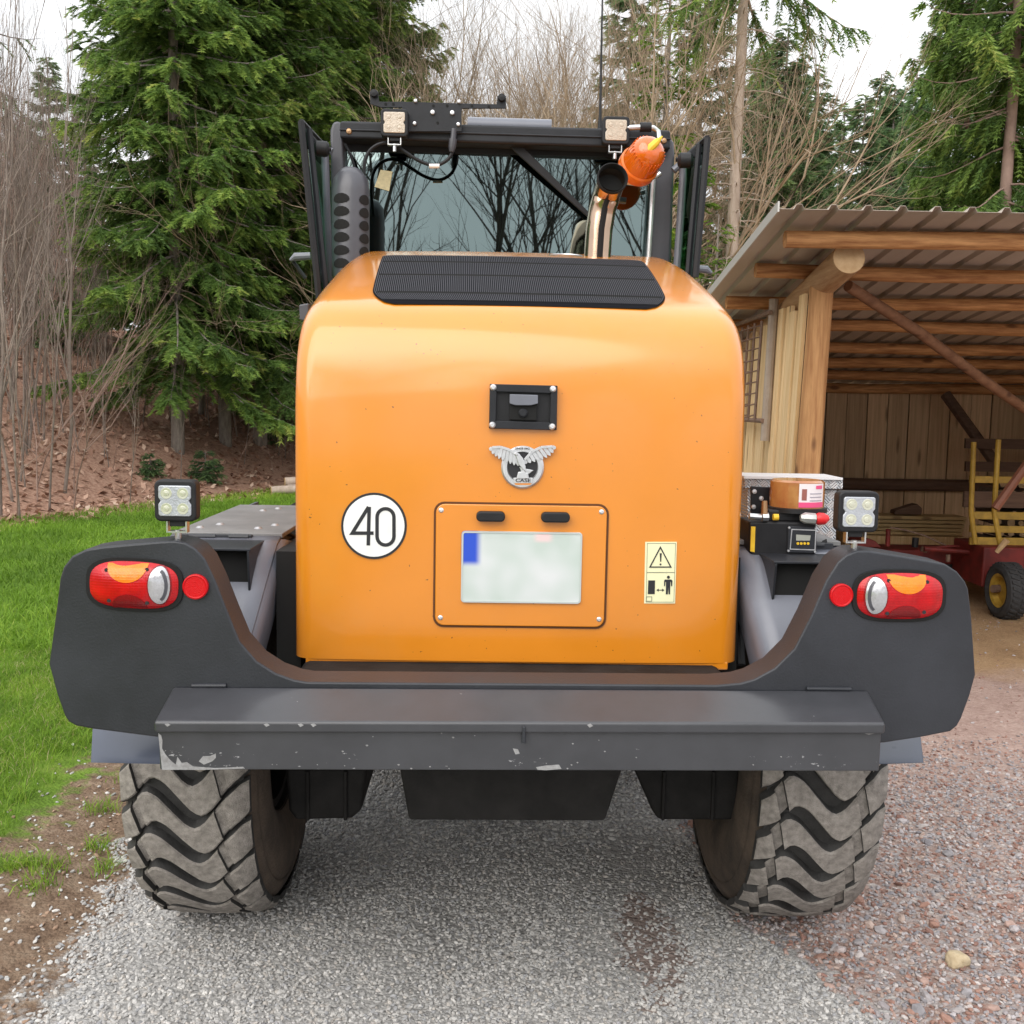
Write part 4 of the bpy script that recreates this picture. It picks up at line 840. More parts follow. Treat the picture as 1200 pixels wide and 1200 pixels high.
# ---- lubrication pump on the right fender
def pump():
    Y = 3.06
    e = MB(); e.prism(poly([(878,611),(957,612),(957,649),(949,653),(884,653),(878,648)], Y+.03), Y+.03, Y+.16); b = part(e, 'grease_pump', M['black'], bevel=.008, seg=3)
    mb = MB(); mb.prism(poly([(880,653),(955,653),(948,658),(884,657)], Y+.02), Y+.02, Y+.18); part(mb, 'pump_foot', M['blackp'], b, bevel=.004)
    mb = MB(); mb.prism(poly([(900,597),(960,598),(960,612),(900,612)], Y+.05), Y+.05, Y+.15); part(mb, 'pump_body', M['black'], b, bevel=.008, seg=3)
    c = LP(933,597,Y+.11); r = .083; top = LP(933,564,Y+.11).z-c.z
    mb = MB(); mb.lathe([(r*1.12,-.005),(r*1.12,.008),(r,.010)], c, (0,0,1), 32); part(mb, 'reservoir_flange', M['black'], b)
    mb = MB(); mb.lathe([(r,.009),(r*1.01,top*.5),(r,top),(r*.9,top+.006),(0,top+.006)], c, (0,0,1), 36); rs = part(mb, 'reservoir', M['amberres'], b)
    # label wrapped on the reservoir
    def wrap(a0, a1, z0, z1, m, name, dr):
        mb = MB(); n = 8; vs = []
        for j in range(n+1):
            a = a0+(a1-a0)*j/n; vs += [(c.x+(r*1.012+dr)*math.sin(a), c.y-(r*1.012+dr)*math.cos(a), z) for z in (c.z+z0, c.z+z1)]
        mb.add(vs, [(2*j, 2*j+2, 2*j+3, 2*j+1) for j in range(n)]); part(mb, name, m, b, angle=60)
    lab = mat('label paper', (.78,.72,.74), .4)
    wrap(-.22, .86, .014, top*.98, lab, 'reservoir_label', 0)
    wrap(-.22, .86, .014, .030, M['pink'], 'label_band', .0008)
    wrap(.42, .76, top*.80, top*.92, M['pink'], 'label_badge', .0008)
    wrap(-.12, .06, .036, top*.80, mat('label picture',(.30,.10,.08),.5), 'label_picture', .0008)
    for k in range(3): wrap(.18, .74, top*(.62-.12*k), top*(.62-.12*k)+.003, mat('label text grey',(.35,.32,.38),.5), 'label_line', .0008)
    # mounting plate, fittings
    mb = MB(); mb.prism(poly([(880,570),(903,571),(903,612),(880,611)], Y+.17), Y+.17, Y+.18); pp = part(mb, 'mounting_plate', M['blackp'], b, bevel=.002)
    for x, y in ((884,576),(892,584),(883,594)):
        mb = MB(); mb.lathe([(0,-.006),(.007,-.005),(.008,0)], LP(x,y,Y+.17), (0,1,0), 10); part(mb, 'bolt', M['zinc'], pp)
    mb = MB(); mb.tube(P3([(878,605),(892,606)], Y+.03), .010, 10); mb.tube(P3([(893,606),(900,606)], Y+.03), .014, 8); part(mb, 'hose_fitting', M['steel'], b)
    mb = MB(); mb.tube(P3([(896,608),(896,587)], Y+.03), [.011,.008], 10); part(mb, 'grease_nipple', M['copper'], b)
    mb = MB(); mb.tube(P3([(906,606),(912,606)], Y+.03), .010, 10); part(mb, 'yellow_plug', M['yellow'], b)
    mb = MB(); mb.tube(P3([(938,607),(943,607),(955,608)], Y+.01), [.010,.017,.017], 8); part(mb, 'relief_valve', mat('pale fitting',(.46,.47,.45),.35,.5), b)
    mb = MB(); mb.tube(P3([(956,608),(959,608),(966,608),(971,607)], Y+.01), [.015,.019,.018,.008], 12); part(mb, 'valve_cap', M['redcap'], b)
    # control display
    mb = MB(); Yd = Y+.03; q = poly([(923,616),(956,618),(956,648),(922,647)], Yd); mb.prism(q, Yd-.008, Yd); dsp = part(mb, 'control_display', M['grey'], b, bevel=.002)
    mb = MB(); stroke(mb, poly([(927,620),(955,621),(954,644),(925,643)], Yd), .003, Yd-.0095, Yd-.007, closed=True); part(mb, 'display_frame', M['zinc'], dsp, smooth=False)
    mb = MB(); mb.prism(poly([(932,626),(949,627),(948,633),(932,633)], Yd), Yd-.0095, Yd-.007); part(mb, 'lcd', M['lcd'], dsp, smooth=False)
    for k in range(4):
        q = LP(934+k*4,636.5,Yd); mb = MB(); mb.lathe([(0,-.010),(.004,-.010),(.0045,-.007)], q, (0,1,0), 8); part(mb, 'key', M['yellow'], dsp)
    for x, y in ((924,618),(955,619),(954,646),(923,645)):
        mb = MB(); mb.lathe([(0,-.010),(.0035,-.010),(.004,-.006)], LP(x,y,Yd), (0,1,0), 8); part(mb, 'screw', M['zinc'], dsp)
    mb = MB(); mb.prism(poly([(880,617),(885,617),(884,647),(879,646)], Y+.03), Y+.027, Y+.031); part(mb, 'warning_strip', M['yellow'], b, smooth=False)
    mb = MB(); mb.tube(P3([(960,640),(966,635),(967,645),(962,650)], Y+.1), .012, 8); part(mb, 'hose', M['black'], b)
pump()
# aluminium box behind the pump
Yb = 3.42; mb = MB(); a = poly([(876,572),(981,574),(979,665),(876,665)], Yb); mb.prism(a, Yb, Yb+.16); cb = part(mb, 'aluminium_box', M['checker'], bevel=.003)
a = poly([(872,559),(988,561),(988,573.5),(872,572)], Yb-.012); mb = MB(); mb.prism(a, Yb-.012, Yb+.17); part(mb, 'box_lid', M['checker'], cb, bevel=.004)
a = poly([(872,558),(988,560),(988,562.5),(872,561)], Yb-.018); mb = MB(); mb.prism(a, Yb-.016, Yb+.175); part(mb, 'lid_edge', mat('pale aluminium edge',(.78,.78,.79),.4,.3), cb)
# ================================================================== GROUND
def smooth01(t): t = np.clip(t, 0, 1); return t*t*(3-2*t)
def edge_d(x, y):       # metres beyond the wood's edge
    d1 = (x+6.85)*-.928+(y-13.6)*.371
    d2 = (y-33)*.8-np.abs(x)*.02
    return np.maximum(d1, d2)
def height(x, y):
    x = np.asarray(x, float); y = np.asarray(y, float); d = edge_d(x, y)+.8*(fbm(x,y,.12,2)-.5)
    hill = np.where(d > 0, .36*d*smooth01(d/3.0), 0); hill = np.where(hill > 3.6, 3.6+(hill-3.6)*.25, hill); hill = np.where(hill > 6, 6+(hill-6)*.1, hill)
    und = .10*(fbm(x,y,.25,3)-.5)*smooth01((np.hypot(x, y-3)-5)/6)
    mudm = smooth01((-1.28-x)/.12)*smooth01((x+2.5)/.5)*smooth01((9-y)/3)*smooth01((y-1)/1)
    mud = mudm*(.05*(fbm(x,y,5,4)-.42)+.02*(fbm(x,y,17,3)-.5))
    lawn = smooth01((-1.9-x)/.6)*.05*fbm(x,y,1.3,3)
    return hill+und+mud+lawn
def gspace(segs):
    out = []
    for a, b, n in segs: out.append(np.linspace(a, b, n, endpoint=False))
    return np.concatenate(out+[[segs[-1][1]]])
XS = gspace([(-90,-30,30),(-30,-8,55),(-8,-3.2,48),(-3.2,3.4,165),(3.4,9,45),(9,30,30),(30,90,24)])
YS = gspace([(-60,-8,26),(-8,1.8,24),(1.8,6.5,118),(6.5,12,55),(12,36,80),(36,110,50)])
GX, GY = np.meshgrid(XS, YS); GZ = height(GX, GY)
# ground materials: one blended procedural, patches by place with ragged noise edges
def ground_material():
    m = bpy.data.materials.new('ground surface'); m.use_nodes = True; nt = m.node_tree; N = nt.nodes.new; L = nt.links.new; b = nt.nodes['Principled BSDF']
    b.inputs['Roughness'].default_value = .95; b.inputs['Specular IOR Level'].default_value = .15
    geo = N('ShaderNodeNewGeometry'); sp = N('ShaderNodeSeparateXYZ'); L(geo.outputs['Position'], sp.inputs[0]); X, Y = sp.outputs['X'], sp.outputs['Y']
    def noise(s, d=5, r=.6):
        n = N('ShaderNodeTexNoise'); n.inputs['Scale'].default_value = s; n.inputs['Detail'].default_value = d; n.inputs['Roughness'].default_value = r; L(geo.outputs['Position'], n.inputs['Vector']); return n.outputs['Fac']
    def mth(op, a, b_=None, c=None):
        n = N('ShaderNodeMath'); n.operation = op
        for i, v in enumerate((a, b_, c)):
            if v is None: continue
            if isinstance(v, (int, float)): n.inputs[i].default_value = v
            else: L(v, n.inputs[i])
        return n.outputs[0]
    def ramp(v, *st):
        n = N('ShaderNodeValToRGB'); e = n.color_ramp.elements
        while len(e) < len(st): e.new(.5)
        for i, (p, c) in enumerate(st): e[i].position = p; e[i].color = (*c, 1)
        L(v, n.inputs[0]); return n.outputs[0]
    def mixc(f, a, b_):
        n = N('ShaderNodeMixRGB'); L(f, n.inputs[0]); L(a, n.inputs[1]); L(b_, n.inputs[2]); return n.outputs[0]
    def step(v, e0, e1):
        n = N('ShaderNodeMapRange'); n.inputs['From Min'].default_value = e0; n.inputs['From Max'].default_value = e1; L(v, n.inputs['Value']); return n.outputs[0]
    def vor(s):
        n = N('ShaderNodeTexVoronoi'); n.inputs['Scale'].default_value = s; L(geo.outputs['Position'], n.inputs['Vector']); return n
    nb = noise(1.3, 6); n6 = noise(7, 6); n30 = noise(34, 6, .7)
    v1 = vor(70); v2 = vor(40)
    sepc = N('ShaderNodeSeparateColor'); L(v1.outputs['Color'], sepc.inputs[0]); sepc2 = N('ShaderNodeSeparateColor'); L(v2.outputs['Color'], sepc2.inputs[0])
    grey = mixc(mth('MULTIPLY', step(v1.outputs['Distance'], .3, .75), .45), ramp(sepc.outputs[0], (0,(.36,.35,.342)), (.6,(.50,.485,.465)), (1,(.62,.60,.575))), ramp(n30, (.3,(.30,.288,.275)), (.7,(.47,.452,.432))))
    vr = N('ShaderNodeMapRange'); vr.inputs['From Min'].default_value = .3; vr.inputs['From Max'].default_value = .7; vr.inputs['To Min'].default_value = .78; vr.inputs['To Max'].default_value = 1.14; L(noise(1.7, 7, .6), vr.inputs['Value'])
    hv = N('ShaderNodeHueSaturation'); L(grey, hv.inputs['Color']); L(vr.outputs[0], hv.inputs['Value']); grey = hv.outputs[0]
    rg = mixc(mth('MULTIPLY', step(v2.outputs['Distance'], .3, .75), .4), ramp(sepc2.outputs[0], (0,(.31,.20,.165)), (.35,(.36,.28,.25)), (.6,(.40,.375,.37)), (.85,(.43,.31,.265)), (1,(.54,.505,.475))), ramp(n30, (.3,(.23,.155,.13)), (.7,(.38,.28,.235))))
    mud = ramp(noise(12, 9, .7), (.28,(.085,.052,.034)), (.48,(.20,.135,.092)), (.75,(.33,.25,.18)))
    pink = ramp(mth('ADD', mth('MULTIPLY', n30, .5), mth('MULTIPLY', noise(5,8,.7), .5)), (.32,(.25,.16,.132)), (.5,(.46,.325,.278)), (.68,(.60,.465,.405)))
    sand = ramp(mth('ADD', mth('MULTIPLY', n30, .4), mth('MULTIPLY', noise(2.2,9,.72), .6)), (.3,(.24,.145,.08)), (.5,(.46,.30,.17)), (.72,(.60,.43,.27)))
    turf = ramp(noise(3.0, 8, .7), (.3,(.07,.12,.02)), (.55,(.14,.235,.03)), (.8,(.25,.30,.07)))
    leaf = ramp(noise(16, 9, .75), (.28,(.14,.078,.055)), (.5,(.36,.212,.15)), (.75,(.50,.34,.26)))
    # --- masks
    jag = mth('MULTIPLY', mth('SUBTRACT', n6, .5), .5); jag2 = mth('MULTIPLY', mth('SUBTRACT', nb, .5), 1.6); fine = mth('MULTIPLY', mth('SUBTRACT', n30, .5), .35)
    xg = mth('ADD', X, mth('ADD', jag, fine))
    # right border of the grey road: x = max(.82, .82+(3.47-y)*.58)
    rb = mth('MAXIMUM', mth('MULTIPLY_ADD', mth('SUBTRACT', 3.47, Y), .58, .84), .84)
    f_right = step(mth('SUBTRACT', xg, rb), -.03, .06)
    f_pink = step(mth('ADD', Y, mth('ADD', jag2, jag)), 4.7, 5.3)
    f_sand = step(mth('ADD', Y, jag2), 6.6, 7.2)
    right = mixc(f_sand, mixc(f_pink, rg, pink), sand)
    c = mixc(f_right, grey, right)
    # rust-brown dirt patches in the grey road
    ex = mth('POWER', mth('DIVIDE', mth('SUBTRACT', X, .49), .12), 2); ey = mth('POWER', mth('DIVIDE', mth('SUBTRACT', Y, 3.28), .36), 2)
    patch = step(mth('ADD', mth('SUBTRACT', 1, mth('ADD', ex, ey)), mth('MULTIPLY', mth('SUBTRACT', mth('ADD', n6, n30), 1), 4.2)), .0, .5)
    dirt = ramp(n30, (.3,(.12,.05,.03)), (.7,(.27,.15,.10))); c = mixc(mth('MULTIPLY', patch, .6), c, dirt)
    f_mud = step(mth('MULTIPLY_ADD', Y, .0, mth('MULTIPLY', xg, -1)), 1.33, 1.45); c = mixc(f_mud, c, mud)
    f_turf = step(mth('ADD', mth('MULTIPLY', mth('ADD', X, mth('MULTIPLY', jag, 1.6)), -1), mth('MULTIPLY', mth('SUBTRACT', nb, .5), -.9)), 1.9, 2.04); c = mixc(f_turf, c, turf)
    # wood floor
    d1 = mth('ADD', mth('MULTIPLY', mth('ADD', X, 6.85), -.928), mth('MULTIPLY', mth('SUBTRACT', Y, 13.6), .371)); d = mth('MAXIMUM', d1, mth('MULTIPLY', mth('SUBTRACT', Y, 33), .8))
    c = mixc(step(mth('MULTIPLY_ADD', jag2, .5, d), -.1, .3), c, leaf)
    L(c, b.inputs['Base Color'])
    bp = N('ShaderNodeBump'); bp.inputs['Strength'].default_value = .8; bp.inputs['Distance'].default_value = .02
    L(mth('ADD', mth('MULTIPLY', v1.outputs['Distance'], -.5), n30), bp.inputs['Height']); L(bp.outputs[0], b.inputs['Normal'])
    return m
M['ground'] = ground_material()
def regions():
    cx = (GX[:-1,:-1]+GX[1:,1:])/2; cy = (GY[:-1,:-1]+GY[1:,1:])/2; d = edge_d(cx, cy)
    reg = np.zeros(cx.shape, int)                      # 0 gravel road
    rb = np.maximum(.84, .84+(3.47-cy)*.58)
    reg[cx > rb] = 1; reg[(cx > rb) & (cy > 6.8)] = 2; reg[cx < -1.38] = 3; reg[cx < -1.95] = 4; reg[d > .1] = 5
    ny, nx = GX.shape; idx = np.arange(ny*nx).reshape(ny, nx)
    Q = np.stack([idx[:-1,:-1], idx[:-1,1:], idx[1:,1:], idx[1:,:-1]], -1)
    V = np.stack([GX, GY, GZ], -1).reshape(-1, 3)
    for k, nme in enumerate(('gravel_road', 'coarse_gravel_ground', 'sandy_yard', 'muddy_verge', 'meadow_ground', 'wooded_hillside')):
        F = Q[reg == k]; u, inv = np.unique(F.ravel(), return_inverse=True)
        me = np_mesh(nme, V[u], inv.reshape(-1, 4), M['ground'], smooth=True); o = bpy.data.objects.new(nme, me); col.objects.link(o); tag(o, kind='structure')
regions()

# ---- loose stones: points with size, turn and colour, each carrying one stone
def stone_group():
    m = bpy.data.materials.new('stone'); m.use_nodes = True; nt = m.node_tree; b = nt.nodes['Principled BSDF']; b.inputs['Roughness'].default_value = .85; b.inputs['Specular IOR Level'].default_value = .25
    a = nt.nodes.new('ShaderNodeAttribute'); a.attribute_type = 'INSTANCER'; a.attribute_name = 'tint'
    tc = nt.nodes.new('ShaderNodeTexCoord'); nz = nt.nodes.new('ShaderNodeTexNoise'); nz.inputs['Scale'].default_value = 1.8; nz.inputs['Detail'].default_value = 5; nt.links.new(tc.outputs['Object'], nz.inputs['Vector'])
    mr = nt.nodes.new('ShaderNodeMapRange'); mr.inputs['To Min'].default_value = .7; mr.inputs['To Max'].default_value = 1.3; nt.links.new(nz.outputs['Fac'], mr.inputs['Value'])
    h = nt.nodes.new('ShaderNodeHueSaturation'); nt.links.new(a.outputs['Color'], h.inputs['Color']); nt.links.new(mr.outputs[0], h.inputs['Value']); nt.links.new(h.outputs[0], b.inputs['Base Color'])
    g = bpy.data.node_groups.new('stones', 'GeometryNodeTree'); g.interface.new_socket('Geometry', in_out='INPUT', socket_type='NodeSocketGeometry'); g.interface.new_socket('Geometry', in_out='OUTPUT', socket_type='NodeSocketGeometry')
    N = g.nodes.new; L = g.links.new
    gi, go = N('NodeGroupInput'), N('NodeGroupOutput'); ic = N('GeometryNodeMeshIcoSphere'); ic.inputs['Radius'].default_value = 1; ic.inputs['Subdivisions'].default_value = 1
    sm = N('GeometryNodeSetMaterial'); sm.inputs['Material'].default_value = m; ip = N('GeometryNodeInstanceOnPoints')
    def na(n, t):
        x = N('GeometryNodeInputNamedAttribute'); x.data_type = t; x.inputs['Name'].default_value = n; return [o for o in x.outputs if o.enabled][0]
    L(ic.outputs[0], sm.inputs[0]); L(gi.outputs[0], ip.inputs['Points']); L(sm.outputs[0], ip.inputs['Instance'])
    L(na('turn', 'FLOAT_VECTOR'), ip.inputs['Rotation']); L(na('size', 'FLOAT_VECTOR'), ip.inputs['Scale']); L(ip.outputs[0], go.inputs[0])
    return g
SG = stone_group()
def stones(name, x, y, s, tint, sink=.25):
    n = len(x); z = height(x, y); sc3 = np.stack([s*RNG.uniform(.85,1.6,n), s*RNG.uniform(.6,1.05,n), s*RNG.uniform(.35,.8,n)], -1)
    V = np.stack([x, y, z+s*(.55-sink)], -1)
    me = bpy.data.meshes.new(name); me.vertices.add(n); me.vertices.foreach_set('co', V.astype(np.float32).ravel())
    for nm, arr in (('size', sc3), ('turn', np.stack([RNG.uniform(-.6,.6,n), RNG.uniform(-.6,.6,n), RNG.uniform(0,6.28,n)], -1)), ('tint', tint)):
        a = me.attributes.new(nm, 'FLOAT_VECTOR', 'POINT'); a.data.foreach_set('vector', arr.astype(np.float32).ravel())
    o = bpy.data.objects.new(name, me); col.objects.link(o); md = o.modifiers.new('stones', 'NODES'); md.node_group = SG; tag(o, kind='stuff'); return o
def pal(cols, n, v=.18):
    c = np.array(cols)[RNG.integers(0, len(cols), n)]; return np.clip(c*RNG.uniform(1-v,1+v,(n,1)), 0, 1)
GREYS = [(.39,.38,.368),(.42,.41,.396),(.46,.447,.43),(.50,.484,.463),(.34,.338,.342),(.53,.512,.488),(.44,.41,.378)]
REDS = [(0.298,0.174,0.138),(0.372,0.258,0.220),(0.268,0.153,0.124),(0.320,0.289,0.292),(0.394,0.362,0.358),(0.283,0.268,0.279),(0.424,0.327,0.282),(0.491,0.445,0.427),(0.216,0.205,0.217),(0.342,0.202,0.158),(0.409,0.376,0.378),(0.357,0.306,0.296),(0.312,0.292,0.299)]
def scatter(n, x0, x1, y0, y1, keep):
    x = RNG.uniform(x0, x1, n); y = y0+(y1-y0)*RNG.uniform(0, 1, n)**1.35; k = keep(x, y); return x[k], y[k]
def dirt_patch(x, y): return np.maximum(np.exp(-((x-.49)/.14)**2-((y-3.28)/.30)**2), .75*np.exp(-((x-.40)/.10)**2-((y-4.0)/.22)**2))+.55*(fbm(x,y,6,4)-.5)
def lb(x, y): return -1.36+.5*(fbm(x,y,2.2,4)-.5)+.25*(fbm(x,y,9,2)-.5)
def rbf(x, y): return np.maximum(.84, .84+(3.47-y)*.58)+.35*(fbm(x,y,3,3)-.5)
x, y = scatter(105000, -1.9, 1.7, 2.55, 6.2, lambda x, y: (x > lb(x,y)) & (x < rbf(x,y)))
thin = RNG.uniform(0,1,len(x)) < np.clip(.1+1.3*fbm(x*1.6,y*.6,2.5,3),0,1)*np.where(dirt_patch(x,y) > .42, .5, 1); x, y = x[thin], y[thin]
stones('grey_gravel', x, y, RNG.uniform(.0038,.0086,len(x))*(1+.25*(y > 4)), pal(GREYS, len(x)))
x, y = scatter(42000, .5, 4.2, 2.5, 5.6, lambda x, y: (x > rbf(x,y)) & (RNG.uniform(0,1,len(x)) < np.clip(1.25-(y-4.3)*.8,0.05,1)))
stones('red_gravel', x, y, RNG.uniform(.0040,.0105,len(x)), pal(REDS, len(x)))
x, y = scatter(110, .8, 2.2, 2.6, 4.4, lambda x, y: x > rbf(x,y))
stones('larger_stones', x, y, RNG.uniform(.014,.024,len(x)), pal(REDS, len(x)))
x, y = scatter(5200, -3.0, -1.2, 2.5, 6.0, lambda x, y: (x < lb(x,y)+.05) & (RNG.uniform(0,1,len(x)) < np.exp((x+1.45)*2.6)))
stones('verge_stones', x, y, RNG.uniform(.004,.011,len(x)), pal(GREYS+[(.30,.20,.14)]*3, len(x)))
x, y = scatter(1500, -1.9, 5, 4.6, 9, lambda x, y: (x > .9))
stones('yard_stones', x, y, RNG.uniform(.004,.012,len(x)), pal(REDS, len(x)))
x, y = scatter(9000, -1.0, .9, 5.2, 14, lambda x, y: RNG.uniform(0,1,len(x)) < .8)
stones('far_gravel', x, y, RNG.uniform(.006,.013,len(x)), pal(GREYS, len(x)))

# the single pale stone
def rock():
    p = at(1122, 1121, 1.0); d = ray(1122, 1122); t = (CAM_H-.022)/-d.z; p = CAM+d*t
    import bmesh
    bm = bmesh.new(); bmesh.ops.create_icosphere(bm, subdivisions=4, radius=1)
    for v in bm.verts:
        c = v.co.copy(); q = (abs(c.x)**3.2+abs(c.y)**3.2+abs(c.z)**3.2)**(-1/3.2); n = 1+.07*math.sin(c.x*3.1+1)*math.cos(c.y*2.7+c.z*2)+.025*math.sin(c.x*9+c.z*7)*math.cos(c.y*8)
        v.co = Vector((c.x*.039*(1-.18*c.z), c.y*.030*(1+.15*c.x), c.z*.024*(1-.2*c.x)))*q*n
    me = bpy.data.meshes.new('rock'); bm.to_mesh(me); bm.free(); me.materials.append(mat('tan stone', (.46,.36,.22), .8, c2=(.56,.46,.31), vs=30, bump=.4, bs=90)); me.shade_smooth(); me.set_sharp_from_angle(angle=R(80))
    o = bpy.data.objects.new('rock', me); col.objects.link(o); o.location = (p.x, p.y, height(p.x,p.y)+.016); o.rotation_euler = (.05,.1,.45)
    tag(o, 'single pale tan stone lying on the red gravel', 'stone')
rock()

# ---- grass blades
def blades(name, x, y, hgt, wid, tint, m):
    n = len(x); z = height(x, y); a = RNG.uniform(0, 6.283, n); lean = RNG.uniform(.15, .95, n); b = a+RNG.uniform(-.9,.9,n)
    w = np.stack([np.cos(a+1.57), np.sin(a+1.57), 0*a], -1)*wid[:,None]; base = np.stack([x, y, z-.005], -1)
    d = np.stack([np.cos(b)*lean, np.sin(b)*lean, np.ones(n)], -1)
    mid = base+d*(hgt*.55)[:,None]; tip = base+np.stack([np.cos(b)*lean*1.7, np.sin(b)*lean*1.7, np.ones(n)*1.0-lean*.25], -1)*hgt[:,None]
    V = np.stack([base-w, base+w, mid+w*.8, mid-w*.8, tip], 1).reshape(-1, 3); o = np.arange(n)[:,None]*5
    F = np.concatenate([o+[0,1,2], o+[0,2,3], o+[3,2,4]]); me = np_mesh(name, V, F, m, smooth=False, attrs={'tint': np.repeat(tint, 5)})
    ob = bpy.data.objects.new(name, me); col.objects.link(ob); tag(ob, kind='stuff'); return ob
def leafmat(name, stops, transl=.35, rough=.6, rnd=.0):
    m = bpy.data.materials.new(name); m.use_nodes = True; nt = m.node_tree; N = nt.nodes.new; L = nt.links.new; b = nt.nodes['Principled BSDF']; o = nt.nodes['Material Output']
    a = N('ShaderNodeAttribute'); a.attribute_name = 'tint'; r = N('ShaderNodeValToRGB'); e = r.color_ramp.elements
    while len(e) < len(stops): e.new(.5)
    for i, (p, c) in enumerate(stops): e[i].position = p; e[i].color = (*c, 1)
    src = a.outputs['Fac']; L(src, r.inputs[0]); cs = r.outputs[0]
    if rnd:
        oi = N('ShaderNodeObjectInfo'); mr = N('ShaderNodeMapRange'); mr.inputs['To Min'].default_value = 1-rnd; mr.inputs['To Max'].default_value = 1+rnd; L(oi.outputs['Random'], mr.inputs['Value'])
        h = N('ShaderNodeHueSaturation'); L(cs, h.inputs['Color']); L(mr.outputs[0], h.inputs['Value']); cs = h.outputs[0]
    b.inputs['Roughness'].default_value = rough; b.inputs['Specular IOR Level'].default_value = .25; L(cs, b.inputs['Base Color'])
    if transl:
        t = N('ShaderNodeBsdfTranslucent'); L(cs, t.inputs['Color']); mx = N('ShaderNodeMixShader'); mx.inputs[0].default_value = transl; L(b.outputs[0], mx.inputs[1]); L(t.outputs[0], mx.inputs[2]); L(mx.outputs[0], o.inputs['Surface'])
    return m
M['grass'] = leafmat('grass blade', [(0,(.10,.19,.02)),(.45,(.20,.35,.035)),(.8,(.33,.46,.06)),(.93,(.45,.46,.13)),(1,(.50,.43,.24))], .45)
def lawn_keep(x, y, soft):
    p = fbm(x, y, 1.3, 4); e = -1.85+.9*(fbm(x,y,1.0,3)-.5); base = (x < e) & (edge_d(x,y) < .5)
    dens = np.clip((e-x)/soft, .0, 1)*np.clip((p-.22)*6+np.clip((y-4.6)*.8,0,2), 0, 1)
    return base & (RNG.uniform(0,1,len(x)) < dens)
x, y = scatter(210000, -4.6, -1.5, 2.4, 7.0, lambda x, y: (x > -.52*y-.6) & lawn_keep(x, y, .7))
t = np.clip(fbm(x,y,3,3)*1.1-.1+RNG.normal(0,.14,len(x))+.6*(RNG.uniform(0,1,len(x)) < .09),0,1); blades('grass', x, y, RNG.uniform(.025,.075,len(x)), RNG.uniform(.0012,.0026,len(x)), t, M['grass'])
x, y = scatter(150000, -14, -2.2, 7.0, 24, lambda x, y: (x > -.56*y-1) & (edge_d(x,y) < .6))
t = np.clip(fbm(x,y,.8,4)*1.2-.2+RNG.normal(0,.13,len(x)),0,1); blades('meadow_grass', x, y, RNG.uniform(.05,.13,len(x)), RNG.uniform(.003,.0065,len(x)), t, M['grass'])
# isolated tufts on the muddy verge
cx = RNG.uniform(-2.3,-1.5,46); cy = RNG.uniform(2.5,5.6,46); n = 90
x = np.repeat(cx,n)+RNG.normal(0,.035,46*n); y = np.repeat(cy,n)+RNG.normal(0,.035,46*n)
k = x < -1.5; x, y = x[k], y[k]; blades('verge_grass', x, y, RNG.uniform(.03,.08,len(x)), RNG.uniform(.0012,.0024,len(x)), np.clip(RNG.normal(.5,.2,len(x)),0,1), M['grass'])

# ---- leaf litter on the hillside
M['litter'] = leafmat('dead beech leaf', [(0,(.18,.095,.065)),(.4,(.38,.215,.15)),(.75,(.50,.32,.235)),(1,(.58,.44,.34))], .15)
def litter():
    n = 70000; x = RNG.uniform(-34, 6, n); y = RNG.uniform(12, 48, n); d = edge_d(x, y); k = (d > -.3) & (d < 26) & (RNG.uniform(0,1,n) < np.where(d < .3, .35, 1)); x, y = x[k], y[k]; n = len(x)
    z = height(x, y); s = RNG.uniform(.04,.085,n); a = RNG.uniform(0,6.28,n); tl = RNG.normal(0,.5,(n,2)); c, s_ = np.cos(a), np.sin(a)
    q = np.array([(-1,0),(0,-.55),(1,0),(0,.55)]); V = []
    for i in range(4):
        u, v = q[i]; px = (u*c-v*s_)*s; py = (u*s_+v*c)*s; V.append(np.stack([x+px, y+py, z+.03+px*tl[:,0]+py*tl[:,1]], -1))
    V = np.stack(V, 1).reshape(-1,3); F = np.arange(n*4).reshape(n,4)
    me = np_mesh('leaf_litter', V, F, M['litter'], attrs={'tint': np.repeat(RNG.uniform(0,1,n), 4)}); o = bpy.data.objects.new('leaf_litter', me); col.objects.link(o); tag(o, kind='stuff')
litter()
# ================================================================== SHED
def wood(name, c, c2, st, rnd=.18, rough=.75, bump=.3, bs=6):
    m = mat(name, c, rough, c2=c2, vs=3, stretch=st, rnd=rnd, bump=bump, bs=bs, detail=9)
    nt = m.node_tree; N = nt.nodes.new; L = nt.links.new; b = nt.nodes['Principled BSDF']; old = b.inputs['Base Color'].links[0].from_socket   # knots and cracks
    tc = N('ShaderNodeTexCoord'); oi = N('ShaderNodeObjectInfo'); ad = N('ShaderNodeVectorMath'); L(tc.outputs['Object'], ad.inputs[0]); L(oi.outputs['Random'], ad.inputs[1])
    k = max(st); mp = N('ShaderNodeMapping'); mp.inputs['Scale'].default_value = [6.5 if s == k else 2.6 for s in st]; L(ad.outputs[0], mp.inputs[0])
    vo = N('ShaderNodeTexVoronoi'); vo.inputs['Scale'].default_value = 1; L(mp.outputs[0], vo.inputs['Vector'])
    mr = N('ShaderNodeMapRange'); mr.inputs['From Min'].default_value = .10; mr.inputs['From Max'].default_value = .19; mr.inputs['To Min'].default_value = .75; mr.inputs['To Max'].default_value = 0; L(vo.outputs['Distance'], mr.inputs['Value'])
    mx = N('ShaderNodeMixRGB'); L(mr.outputs[0], mx.inputs[0]); L(old, mx.inputs[1]); mx.inputs[2].default_value = (c[0]*.33, c[1]*.27, c[2]*.25, 1); L(mx.outputs[0], b.inputs['Base Color'])
    return m
